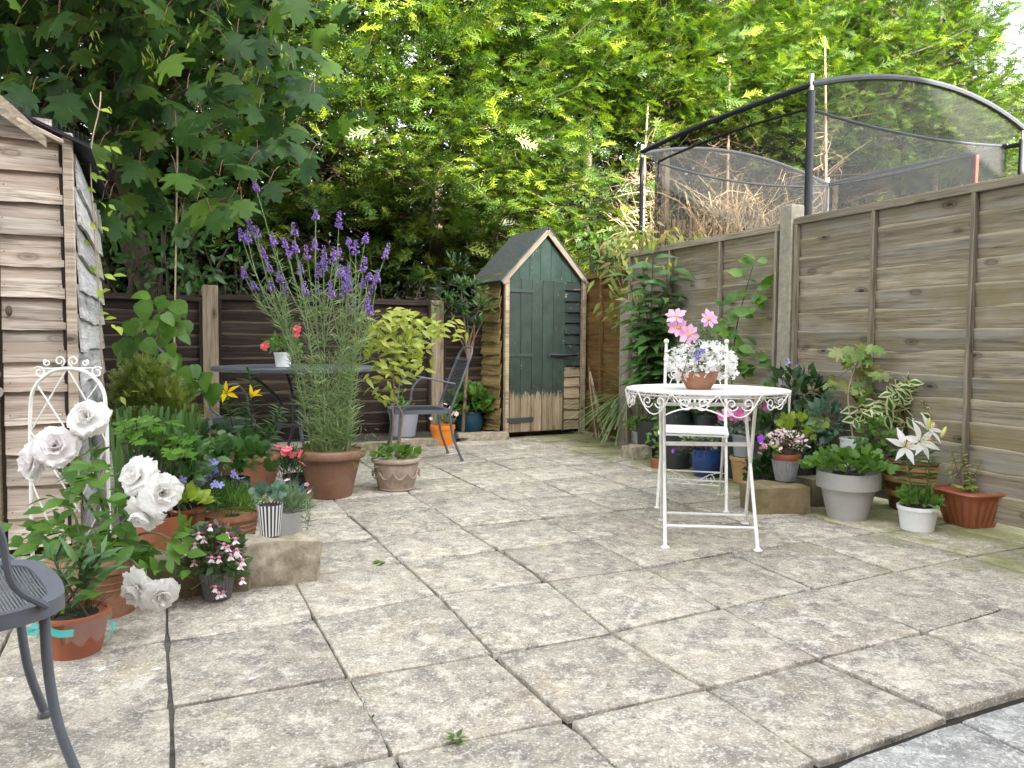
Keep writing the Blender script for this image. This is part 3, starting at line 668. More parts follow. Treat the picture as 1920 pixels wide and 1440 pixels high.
def post(par, a, b, wd, th, mat, up): piece(par, 'corner_post', a, b, wd, th, mat, up, .004)
post(gs, sp(.02, -.03, .02), sp(.02, -.03, EZ+.02), .045, .045, M['bare'], sd)
post(gs, sp(SW-.02, -.03, .02), sp(SW-.02, -.03, EZ+.02), .05, .045, M['bare'], sd)
piece(gs, 'door_frame', sp(dx0+DW+.012, -.012, .04), sp(dx0+DW+.012, -.012, EZ-.02), .016, .03, M['green_gable'], up=sd)
for s_, nm in ((-1, 'left'), (1, 'right')):
    a = sp(SW/2+s_*.0, -.05, AZ+.02); b = sp(SW/2+s_*(SW/2+.045), -.05, EZ-.06)
    piece(gs, 'barge_board', a, b, .022, .06, M['barge'], up=np.cross(nrm(b-a), sb))
    nr = nrm(V(0, 0, 1)*(SW/2)+sd*s_*(AZ-EZ)); e = sp(SW/2+s_*(SW/2+.07), 0, EZ-.075)
    v = [sp(SW/2, -.065, AZ+.05), sp(SW/2+s_*(SW/2+.06), -.065, EZ-.05), sp(SW/2+s_*(SW/2+.06), SDp+.06, EZ-.05), sp(SW/2, SDp+.06, AZ+.05)]
    v += [p+nr*.016 for p in v]; f = [(3, 2, 1, 0), (4, 5, 6, 7), (0, 1, 5, 4), (1, 2, 6, 5), (2, 3, 7, 6), (3, 0, 4, 7)]
    MB().add(v, f).build('roof_felt', M['felt'], gs, smooth=False)
hin = MB(); 
for z in (.18,): hin.bar(sp(.02, -.058, z), sp(.33, -.044, z), .004, .045, up=V(0, 0, 1)); 
hin.build('strap_hinge', M['dark_metal'], gs, smooth=False, bevel=.001)
for z in (.83, 1.47): MB().bar(sp(.03, -.04, z), sp(.32, -.04, z), .004, .032).build('strap_hinge', M['green_gable'], gs, smooth=False)
blt = MB().bar(sp(.5, -.045, .83), sp(.72, -.045, .83), .012, .035); blt.tube([sp(.52, -.06, .83), sp(.76, -.06, .83)], .009); blt.build('door_bolt', M['dark_metal'], gs)
# canes leaning at its right flank
rng = np.random.default_rng(4)
for i in range(7):
    c0 = at(1114+i*5, 820, 7.5-.03*i)*V(1, 1, 0); top = at(1104+i*1.2, 700-14*rng.random()+i*5, 7.74-.02*i)
    lb = ['thickest', 'leftmost', 'second', 'third', 'fourth', 'fifth', 'outermost'][i]
    o = MB().tube(curve(c0, top, rng.normal(size=3)*.012, 6), .007+.002*rng.random(), 6).build('garden_cane', M['cane'] if i % 3 else M['twig'], None, loc=c0)
    tag(o, 'thin weathered cane leaning against the right flank of the green shed', 'cane', 'canes leaning by the green shed')

# ------------------------------------------------------------------ pale shed at the left
rng = np.random.default_rng(31)
PC = SHED_C; pd = RD; pb = CD; pn = -CD
ps = thing('timber_shed', 'tall weathered pale timber shed with overlapping boards at left edge', 'shed', PC)
def pp(x, y, z): return PC+pd*x+pb*y+V(0, 0, z)           # x negative goes left along the front
PH = 1.86
MB().add([pp(-1.5, .03, 0), pp(-.02, .03, 0), pp(-.02, 1.5, 0), pp(-1.5, 1.5, 0), pp(-1.5, .03, PH-.06), pp(-.02, .03, PH-.1), pp(-.02, 1.5, PH-.1), pp(-1.5, 1.5, PH-.06), pp(-.75, .03, PH+.2), pp(-.75, 1.5, PH+.2)],
    [(0, 3, 2, 1), (0, 1, 5, 8, 4), (2, 3, 7, 9, 6), (1, 2, 6, 5), (3, 0, 4, 7), (4, 8, 9, 7), (8, 5, 6, 9)]).build('wall_lining', M['fence_dark'], ps, smooth=False)
lap_boards(ps, pp(-.275, .03, 0), pd, .235, .04, PH-.06, 13, M['shed_pale'], rng, pn, 'bottom', .004, .022, .11, name='front_board', t=.014)
lap_boards(ps, pp(-.275, .025, 0), pd, .2, PH-.06, PH+.04, 1, M['shed_pale'], rng, pn, 'bottom', .004, .0, .1, name='front_board')
lap_boards(ps, pp(-.0, .02, 0), pb, 1.45, .04, PH-.12, 12, M['shed_silver'], rng, pd, 'bottom', .006, .02, .07, name='side_board', t=.014)
piece(ps, 'corner_post', pp(-.014, -.012, .02), pp(-.014, -.012, PH-.02), .034, .04, M['shed_trim'], up=pd)
piece(ps, 'corner_trim', pp(-.042, .012, .02), pp(-.042, .012, PH-.04), .014, .02, M['fence_dark'], up=pd)
for i in range(5):
    x1 = -.29-i*.115; piece(ps, 'door_plank', pp(x1-.055, -.0, .06), pp(x1-.055, -.0, PH-.03), .11, .022, M['post'], up=pn)
# warped curved barge board over the front
prof = catmull([pp(-.75, -.075, PH+.19), pp(-.45, -.075, PH+.11), pp(-.3, -.08, PH+.045), pp(-.18, -.085, PH-.035), pp(-.085, -.09, PH-.105)], 5)
mb = MB(); k = len(prof); vs = []
for i, p in enumerate(prof):
    hgt = .105*(1-.62*(i/(k-1))**2)
    for dz, dy in ((0, 0), (hgt, 0), (hgt, .02), (0, .02)): vs.append(p+V(0, 0, dz)+pb*dy)
fs = [(4*i+j, 4*i+4+j, 4*i+4+(j+1) % 4, 4*i+(j+1) % 4) for i in range(k-1) for j in range(4)]+[(3, 2, 1, 0), (4*k-4, 4*k-3, 4*k-2, 4*k-1)]
mb.add(vs, fs).build('barge_board', M['barge'], ps)
piece(ps, 'barge_end', pp(-.19, -.07, PH+.0), pp(-.025, -.07, PH-.075), .02, .035, M['barge'], up=pn)
for s_ in (-1, 1):
    e = 0.075 if s_ > 0 else -1.6
    v = [pp(-.75, -.06, PH+.27), pp(e, -.06, PH-.085), pp(e, 1.56, PH-.085), pp(-.75, 1.56, PH+.27)]; v += [p+V(0, 0, .014) for p in v]
    MB().add(v, [(3, 2, 1, 0), (4, 5, 6, 7), (0, 1, 5, 4), (1, 2, 6, 5), (2, 3, 7, 6), (3, 0, 4, 7)]).build('roof_felt', M['black_felt'], ps, smooth=False)
wire = MB()                     # chicken wire lying over the roof edge
for j in range(3):
    for i in range(46):
        x0 = -.62+i*.0155; zz = PH+.222-(x0+.62)*.42
        a = pp(x0, -.062, zz+.012*j); wire.tube([a, a+pd*.008+V(0, 0, .006-.004), a+pd*.0155-V(0, 0, .007)], .0006, 3, False)
        wire.tube([a, a+V(0, 0, .012)], .0006, 3, False)
tag(wire.build('chicken_wire', M['dark_metal'], ps), kind='stuff')
nl = MB()
for i in range(13):
    for x in (-.258, -.062):
        z = .04+i*(PH-.04)/13+.022; c = pp(x+rng.normal()*.004, -.0065, z); nl.sphere(c, .0032, 6, 4)
tag(nl.build('nails', M['rust'], ps), kind='stuff')
hp = MB().tube([pp(-.36, -.03, .78), pp(-.285, -.03, .78)], .006); hp.build('hasp_bolt', M['rust'], ps)
pl = MB().lathe([(.008, -.006), (.024, -.006), (.024, .006), (.008, .006)], pp(-.295, -.026, .725), 14, axes=np.stack([pd, V(0, 0, 1), pb], 1)); pl.build('padlock_washer', M['galv'], ps)
rv = MB().lathe([(.022, -.005), (.022, .006), (.012, .012)], pp(-.30, -.024, .80), 12, axes=np.stack([pd, V(0, 0, 1), -pb], 1)); rv.build('hasp_plate', M['rust'], ps)
kn = MB().lathe([(.012, 0), (.017, .004), (.010, .011)], pp(-.245, -.012, 1.07), 10, axes=np.stack([pd*.8, V(0, 0, 1)*1.4, pn], 1)); kn.build('dark_knob', M['fence_dark'], ps)

# ------------------------------------------------------------------ the house behind the camera, whose shade lies over the patio
hs = thing('brick_house', 'large brick house with hipped roof behind the viewer, shading the patio', 'house', -CD*2.6)
def hp_(r, c, z): return RD*r+CD*(-2.6-c)+V(0, 0, z)
HL, HR, HD, HE, HZ = -11.0, 7.2, 8.5, 5.6, 10.2
hb = MB().add([hp_(HL, 0, -.05), hp_(HR, 0, -.05), hp_(HR, HD, -.05), hp_(HL, HD, -.05), hp_(HL, 0, HE), hp_(HR, 0, HE), hp_(HR, HD, HE), hp_(HL, HD, HE)],
    [(0, 1, 5, 4), (1, 2, 6, 5), (2, 3, 7, 6), (3, 0, 4, 7)]); hb.build('wall', brickmat(), hs, smooth=False)
o_ = .4; rb = MB().add([hp_(HL-o_, -o_, HE-.15), hp_(HR+o_, -o_, HE-.15), hp_(HR+o_, HD+o_, HE-.15), hp_(HL-o_, HD+o_, HE-.15), hp_(HL+4, HD/2, HZ), hp_(HR-6.3, HD/2, HZ)],
    [(0, 1, 5, 4), (1, 2, 5), (2, 3, 4, 5), (3, 0, 4), (0, 3, 2, 1)]); rb.build('roof', plain('roof_tile', (.16, .08, .055), .85, .3, 20), hs, smooth=False)
glass = plain('window_glass', (.05, .06, .07), .08, .1, 3)
for (r, z, wd, ht) in ((-6, 1.0, 1.6, 1.2), (-2, .05, 2.2, 2.1), (3, 1.0, 1.6, 1.2), (-6, 3.6, 1.6, 1.2), (-2, 3.6, 1.6, 1.2), (3, 3.6, 1.6, 1.2)):
    wn = MB()
    for a, b in (((r, z), (r+wd, z)), ((r, z+ht), (r+wd, z+ht)), ((r, z), (r, z+ht)), ((r+wd, z), (r+wd, z+ht)), ((r+wd/2, z), (r+wd/2, z+ht))):
        wn.bar(hp_(a[0], -.02, a[1]), hp_(b[0], -.02, b[1]), .08, .08, up=CD)
    fr = wn.build('window', M['white_plastic'], hs, smooth=False)
    MB().add([hp_(r, -.012, z), hp_(r+wd, -.012, z), hp_(r+wd, -.012, z+ht), hp_(r, -.012, z+ht)], [(0, 1, 2, 3)]).build('pane', glass, fr, smooth=False)

# ================================================================== beyond the fences
# ------------------------------------------------------------------ trampoline with safety net
TA, TB = V(2.34, 6.0, 0), V(1.36, 8.03, 0); TD = TB+RD*2.72; TC = TA+RD*2.72
tr = thing('trampoline', 'rectangular trampoline enclosure with black safety net behind the right fence', 'trampoline', TA)
ZT = 3.02
poles = [(TA, 3.05, M['foam'], .030), (TB, 3.02, M['foam'], .022), (TC, 3.0, M['foam'], .03), (TD, 2.95, M['galv'], .02)]
for p, z, m_, r in poles:
    MB().tube([p, p+V(0, 0, z-.10)], r, 10).build('pole', m_, tr)
    MB().tube(catmull([p+V(0, 0, z-.10), p+V(0, 0, z-.02), p+V(0, 0, z+.03)], 4), .018, 8).build('pole_joint', M['galv'], tr)
def arch(a, b, za, zb, up, out, n=20):
    t = np.linspace(0, 1, n)[:, None]; base = a*(1-t)+b*t; z = za*(1-t)+zb*t+4*t*(1-t)*up
    return base+np.asarray(out)*(4*t*(1-t))+np.concatenate([np.zeros((n, 2)), z], 1)
tAC = arch(TA, TC, 3.0, 3.0, .2, -CD*.05); tAB = arch(TA, TB, 3.0, 2.98, .0, -RD*.06); tBD = arch(TB, TD, 2.96, 2.9, .22, CD*.1); tDC = arch(TD, TC, 2.9, 2.86, .05, RD*.15)
for t_, rr in ((tAC, .027), (tAB, .026), (tBD, .022), (tDC, .024)): MB().tube(t_, rr, 8).build('top_rail', M['foam'], tr)
def sheet(name, top, bot, mat, par):
    n = len(top); mb = MB(); k = 6; vs = []
    for j in range(k+1):
        f = j/k; vs += list(top*(1-f)+bot*f)
    mb.add(vs, [(j*n+i, j*n+i+1, (j+1)*n+i+1, (j+1)*n+i) for j in range(k) for i in range(n-1)]); return mb.build(name, mat, par)
def inner(t_, a, b, dz, inn, sag):
    n = len(t_); f = np.linspace(0, 1, n)[:, None]; z = np.full((n, 1), dz)-sag*4*f*(1-f)
    base = (a+inn+(b-a)*.03)*(1-f)+(b+inn-(b-a)*.03)*f; return base+np.concatenate([np.zeros((n, 2)), z], 1)
IN = .12
hems = {}
for key, t_, a, b, inn in (('AC', tAC, TA, TC, CD*IN), ('AB', tAB, TA, TB, RD*IN), ('BD', tBD, TB, TD, -CD*IN), ('DC', tDC, TD, TC, -RD*IN)):
    h = inner(t_, a, b, 2.86, inn, {'AC': .06, 'AB': -.04, 'BD': .1, 'DC': .05}[key]); hems[key] = h
    sheet('net_flap', t_, h, M['net'], tr); MB().tube(h, .012, 6).build('net_hem', M['foam'], tr)
    lo = inner(t_, a, b, .75, inn, 0); sheet('net_wall', h, lo, M['net'], tr)
fr = MB(); fr.tube(np.array([TA, TC, TD, TB, TA])+V(0, 0, .72), .03, 8); fr.build('base_frame', M['galv'], tr)
MB().add([p+V(0, 0, .74) for p in (TA, TC, TD, TB)], [(0, 1, 2, 3)]).build('jumping_mat', M['black_felt'], tr, smooth=False)
for p in (TA, TB, TC, TD): MB().tube([p+V(0, 0, -.06), p+V(0, 0, .72)], .025, 8).build('leg', M['galv'], tr)
rp = at(1822, 352, 7.9); b0 = V(rp[0], rp[1], -.06); t0 = at(1827, 290, 7.9)
o = MB().bar(b0, V(rp[0]+.02, rp[1], t0[2]+.02), .03, .10, up=V(0, 1, 0)).build('red_post', M['red_post'], None, smooth=False, loc=b0, bevel=.004)
tag(o, 'slim brick red post seen through the trampoline net', 'post')

# ------------------------------------------------------------------ the row of tall conifers
HO = V(-.55, 10.0, 0); HDR = RD
rng = np.random.default_rng(101)
SPR = [T_spray(10, 1, 2), T_spray(11, 5, 2)]; SPRL = T_spray(8, 9, 1)
def twigmesh(name, mat, parent, segs, sides=3):
    mb = MB()
    for pts, r in segs: mb.tube(pts, np.linspace(r, r*.35, len(pts)), sides, False)
    return tag(mb.build(name, mat, parent), kind='stuff')
def conifer(i, s, label, zbot, ztop, rad, nb, nf, rng, size=.34, twigs=40, lower=0.3):
    base = HO+HDR*s+CD*rng.normal()*.15; root = thing('conifer_tree', label, 'tree', base+V(0, 0, -.06), 'tall conifers behind the fences')
    tl = rng.normal(size=3)*V(.12, .12, 0)
    MB().tube(curve(base+V(0, 0, -.08), base+V(0, 0, ztop-.5)+tl*2, tl, 9), np.linspace(.11, .03, 9), 8).build('trunk', M['bark'], root)
    P, D, U, S = [], [], [], []; limbs = []; tocam = nrm(V(-base[0]*.4, -1, 0))
    for b in range(nb):
        z = zbot+(ztop-zbot)*rng.random()**.9; f = (z-zbot)/(ztop-zbot); rr = rad*(1.0-.45*max(0, f-.55)/.45)*rng.uniform(.72, 1.18)
        if f < .12: rr *= rng.uniform(.5, 1.0)
        a = rng.normal()*.85 if rng.random() < .82 else rng.uniform(-PI, PI); ca, sa = math.cos(a), math.sin(a)
        out = V(tocam[0]*ca-tocam[1]*sa, tocam[0]*sa+tocam[1]*ca, 0)
        o0 = V(base[0], base[1], z-.25); tip = o0+out*rr+V(0, 0, .25+rng.normal()*.2)
        if b % 3 == 0: limbs.append((curve(o0, tip, (0, 0, -.04), 4), .014))
        for k in range(nf):
            t = .42+.6*rng.random(); p = o0+(tip-o0)*t; side = nrm(np.cross(out, V(0, 0, 1)))*rng.choice([-1, 1])
            d = nrm(out*rng.uniform(.5, 1.1)+side*rng.uniform(0, .85)+V(0, 0, rng.uniform(-.5, .42)+.25*f)+rng.normal(size=3)*.12)
            P.append(p+side*rng.uniform(0, .1)+rng.normal(size=3)*.06); D.append(d); U.append(V(0, 0, 1)+out*rng.uniform(-.3, .9)+rng.normal(size=3)*.5); S.append(size*rng.uniform(.6, 1.2))
    P = np.array(P); D = np.array(D); U = np.array(U); S = np.array(S); h = len(P)//2
    tv = SPR[i % 2]
    scatter('crown', tv, L['leyland'], root, P, D, U, S, rng)
    twigmesh('limbs', M['bark'], root, limbs, 4)
    tw = []
    for k in range(twigs):
        z = rng.uniform(.7, zbot+1.2); a = rng.normal()*.9; out = nrm(V(tocam[0]*math.cos(a)-tocam[1]*math.sin(a), tocam[0]*math.sin(a)+tocam[1]*math.cos(a), 0))
        o0 = V(base[0], base[1], z); tip = o0+out*rng.uniform(.4, 1.0)+V(0, 0, rng.normal()*.25)
        tw.append((curve(o0, tip, rng.normal(size=3)*.05, 5), .006))
        for q in range(3):
            m0 = o0+(tip-o0)*rng.uniform(.4, .95); tw.append((curve(m0, m0+out*.1+rng.normal(size=3)*.16, rng.normal(size=3)*.02, 4), .003))
    twigmesh('dead_twigs', M['bark_pale'] if zbot > 3.5 else M['twig'], root, tw)
specs = []
names = ['conifer at far left, hidden behind the sycamore leaves', 'dark conifer behind the sycamore, left of the purple flowers', 'shaded conifer rising behind the purple flower spikes', 'conifer behind the purple spikes, its fronds drooping over the fence',
 'conifer with sunlit top left of the green shed', 'conifer directly behind the green shed roof', 'bright conifer just right of the green shed roof', 'sunlit conifer left of the trampoline, above the fence plants', 'conifer with bare lower trunk behind the left of the trampoline',
 'bright conifer behind the middle trampoline pole', 'yellow green conifer above the arched trampoline rail', 'yellow green conifer behind the right half of the trampoline', 'far yellow green conifer below the patch of sky', 'farthest conifer at the right edge of the picture']
for i, nm in enumerate(names):
    s = -5.6+i*1.22; x = proj(HO+HDR*s)[0]
    if x < 500: zb = 2.0
    elif x < 1000: zb = 1.9
    elif x < 1200: zb = 2.2
    elif x < 1660: zb = 4.0
    else: zb = 2.0
    ztop = 7.4+rng.normal()*.3
    if i >= 11: ztop = 8.0-(i-11)*.35
    conifer(i, s, nm, zb, ztop, 1.15 if i < 8 else 1.25, 325 if i > 3 else 170, 15, rng, .30 if i < 8 else .28, twigs=150 if zb > 3.5 else 45)
# a second, deeper rank closes the gaps
mb = None
def backhedge():
    rng = np.random.default_rng(55); n = 15000
    s = rng.uniform(-9, 16, n); z = np.where(rng.random(n) < .5, rng.uniform(-.05, 3.2, n), rng.uniform(.4, 6.6, n))
    P = HO+np.outer(s, HDR)+np.outer(rng.uniform(.9, 1.7, n), CD)+np.outer(z, V(0, 0, 1))
    D = nrm(-CD+rng.normal(size=(n, 3))*.8); U = V(0, 0, 1)+rng.normal(size=(n, 3))*.7
    o = scatter('far_hedge', SPRL, L['leyland'], None, P, D, U, (.8*rng.uniform(.6, 1.2, n)), rng); tag(o, 'deep green mass of hedge beyond the row of conifers', 'hedge', kind='stuff')
backhedge()
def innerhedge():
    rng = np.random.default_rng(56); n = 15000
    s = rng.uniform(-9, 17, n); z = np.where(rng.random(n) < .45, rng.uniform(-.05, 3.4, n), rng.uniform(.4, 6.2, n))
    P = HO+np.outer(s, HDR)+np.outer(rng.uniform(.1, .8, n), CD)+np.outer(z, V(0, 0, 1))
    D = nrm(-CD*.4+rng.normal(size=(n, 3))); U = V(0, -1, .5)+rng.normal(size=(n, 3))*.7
    o = scatter('inner_hedge', SPRL, L['inner'], None, P, D, U, (.72*rng.uniform(.6, 1.2, n)), rng); tag(o, 'dead inner growth of the conifer row, coloured dark for deep shade', 'hedge', kind='stuff')
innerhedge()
# ------------------------------------------------------------------ dry brushwood heap behind the trampoline
rng = np.random.default_rng(77)
c = at(1390, 420, 9.35); bw = thing('brushwood_heap', 'heap of pale dry cut brushwood seen through the trampoline net', 'brushwood', V(c[0], c[1], -.06))
segs = []
for k in range(420):
    u = rng.uniform(-1.35, 1.45); dp = rng.uniform(-.35, .5); b = V(c[0], c[1], 0)+RD*u+CD*dp; ht = (2.95-.45*abs(u-.1)**1.6)*rng.uniform(.6, 1.05)
    z0 = ht-rng.uniform(.4, 1.1); lean = rng.normal(size=3)*V(.42, .25, .1)
    segs.append((curve(b+V(0, 0, z0), b+lean+V(0, 0, ht), rng.normal(size=3)*.12, 6), rng.uniform(.004, .013)))
    
    for q_ in range(2): m0 = b+lean*.6+V(0, 0, ht-.25); segs.append((curve(m0, m0+rng.normal(size=3)*.22+V(0, 0, .08), rng.normal(size=3)*.06, 5), .004))
twigmesh('cut_stems', M['straw'], bw, segs)
core = MB()
for k in range(40):
    u = -1.3+2.7*k/39; b = V(c[0], c[1], 0)+RD*u; core.tube(curve(b+V(0, 0, -.05), b+rng.normal(size=3)*V(.1, .1, 0)+V(0, 0, 2.6-.2*abs(u)), rng.normal(size=3)*.05, 4), .022, 5)
tag(core.build('old_stems', M['bark_pale'], bw), kind='stuff')
for j, (px, yb, yt, dpt) in enumerate([(1372, 430, 150, 11.2), (1549, 420, 120, 11.6), (1218, 450, 250, 10.3)]):
    a = at(px, yb, dpt); b = at(px-4, yt, dpt); a[2] = -.06
    lb = ['bare pale trunk behind the left half of the trampoline net', 'slender bare trunk right of the trampoline pole', 'dark slender trunk left of the trampoline net'][j]
    root = thing('bare_tree', lb, 'tree', a)
    MB().tube(curve(a, b+V(0, 0, .4), rng.normal(size=3)*.04, 7), np.linspace(.05, .012, 7), 7).build('trunk', M['bark_pale'], root)
    sg = []
    for k in range(44):
        z = rng.uniform(.40, .85); m0 = a+(b-a)*z; e = m0+rng.normal(size=3)*V(.42, .2, .28)+V(0, -.1, .05); sg.append((curve(m0, e, rng.normal(size=3)*.06, 5), .009))
        for q in range(2): m1 = m0+(e-m0)*rng.uniform(.4, .9); sg.append((curve(m1, m1+rng.normal(size=3)*.16, rng.normal(size=3)*.03, 4), .004))
    twigmesh('bare_branches', M['twig'], root, sg)

# ------------------------------------------------------------------ sycamore overhanging from the left
rng = np.random.default_rng(42)
sb0 = V(-3.75, 7.7, -.06); sy = thing('sycamore_tree', 'large dark sycamore overhanging the pale shed and back fence at left', 'tree', sb0)
MB().tube(catmull([sb0, sb0+V(.05, -.1, 1.4), sb0+V(-.1, -.3, 2.6), sb0+V(.1, -.6, 4.2), sb0+V(0, -.8, 6)], 4), np.linspace(.17, .06, 17), 9).build('trunk', M['bark'], sy)
TMAP = T_fan(MAPLE, .32)
ends = []; nodes = []
for k in range(54):
    px = rng.uniform(-260, 610); py = rng.uniform(-330, 330)
    if px > 430 and py > 250: py -= 180
    if px < 140 and py > 120: py = rng.uniform(-250, 80)
    Y = rng.uniform(4.2, 6.6); e = at(px, py, Y); z0 = rng.uniform(1.9, 4.6); o0 = sb0+V(0, -.4, z0)
    bn = MB().tube(catmull([o0, o0*.55+e*.45+V(0, 0, .35), e], 5), np.linspace(.035, .006, 11), 6); nodes.append((o0, e))
    bn.build('branch', M['bark'], sy)
P, D, U, S = [], [], [], []
def syc_leaf(p, big=1.0):
    d = nrm(V(rng.normal()*.5, -.55+rng.normal()*.35, -.75+rng.normal()*.4)); P.append(p); D.append(d); U.append(V(rng.normal()*.6, -.6, .75+rng.normal()*.45)); S.append(.185*big*rng.uniform(.6, 1.15))
for o0, e in nodes:
    for q in range(15):
        p = e+(o0-e)*rng.random()**1.5*.35+rng.normal(size=3)*V(.26, .3, .2); syc_leaf(p)
for k in range(760):
    px = rng.uniform(-250, 600); lim = 415-max(0, px-400)*.45 if px > 150 else 235
    py = lim-(lim+330)*rng.random()**1.0; syc_leaf(at(px, py, rng.uniform(4.0, 6.8)))
P = np.array(P); D = np.array(D); U = np.array(U); S = np.array(S)
pr = np.array([proj(p) for p in P]); vis = (pr[:, 0] > -20) & (pr[:, 0] < 700) & (pr[:, 1] > -20); order = np.argsort(np.where(vis, pr[:, 2], 99)); n3 = order[:300]; rest = order[300:]
pieces('leaf', 'sycamore_leaf', TMAP, L['sycamore'], sy, P[n3], D[n3], U[n3], S[n3])
scatter('crown', TMAP, L['sycamore'], sy, P[rest], D[rest], U[rest], S[rest], rng)
rg = np.random.default_rng(43); n = 2600              # canopy carried on overhead, unseen, added to block sky light from the left
cp = np.stack([rg.uniform(-7.5, -1.6, n), rg.uniform(1.5, 8.5, n), 0*rg.random(n)], 1); cp[:, 2] = 4.4+.35*np.abs(cp[:, 0]+4.5)*-1+rg.uniform(0, 2.6, n)+.0
ok = np.array([(lambda q: q[1] < -60 or q[0] < -120)(proj(p)) for p in cp]); cp = cp[ok]; n = len(cp)
scatter('unseen_shade_crown', TMAP, L['sycamore'], sy, cp, rg.normal(size=(n, 3))*V(.7, .7, .3)+V(0, -.2, -.6), V(0, 0, 1)+rg.normal(size=(n, 3))*.4, rg.uniform(.2, .34, n), rg)
pt = MB()
for i in n3[:200]: pt.tube(curve(P[i], P[i]+V(rng.normal()*.04, .08, .11), (0, 0, .02), 3), .0022, 3, False)
tag(pt.build('leaf_stalks', M['rust'], sy), kind='stuff')
pk = MB()
KEY = T_leaf(.32, .1, .1, 3)
kp, kd = [], []
for k in range(16):
    c0 = at(rng.uniform(170, 560), rng.uniform(-10, 130), rng.uniform(4.2, 5)); n = 12
    kp.append(c0+rng.normal(size=(n, 3))*V(.02, .02, .045)); kd.append(nrm(rng.normal(size=(n, 3))*.4+V(0, 0, -1)))
kp = np.vstack(kp); kd = np.vstack(kd); scatter('seed_keys', KEY, L['lime'], sy, kp, kd, rng.normal(size=kp.shape)+V(0, -1, 0), .042, rng)
# dark understorey shrubs between sycamore and fence
def shrub(name, label, px, py, Y, rad, n, size, tm, lm, rng, trunk=True, group='shrubs behind the back fence'):
    c = at(px, py, Y); base = V(c[0], c[1], -.06); root = thing(name, label, 'shrub', base, group)
    tips = bush(root, rng, tm, lm, c, rad, n, size, jit=.9, shell=.3, zmin=-1)
    stems(root, M['bark'], base, [tips[i] for i in range(0, len(tips), max(1, len(tips)//14))], .018, rng, name='branches', bow=.1, n=5)
rng = np.random.default_rng(8); OV = T_leaf(.55, .2, .1, 3)
shrub('shrub', 'oval leaved dark shrub behind the fence next to the pale shed', 300, 470, 7.4, (.75, .5, .55), 420, .10, OV, L['mid'], rng)
shrub('shrub', 'glossy dark shrub behind the fence left of the purple flowers', 400, 500, 8.2, (.7, .5, .5), 380, .09, OV, L['dark'], rng)
shrub('shrub', 'dark leafy shrub in the shade below the sycamore', 160, 420, 8.0, (1.0, .6, .9), 500, .11, OV, L['dark'], rng)
shrub('shrub', 'shadowy shrub behind the fence right of the purple flowers', 700, 530, 8.9, (.8, .4, .3), 240, .07, OV, L['dark'], rng)
shrub('shrub', 'glossy bush right of the green shed roof, above the fence', 1135, 470, 9.0, (.35, .35, .25), 240, .06, OV, L['fresh'], rng)

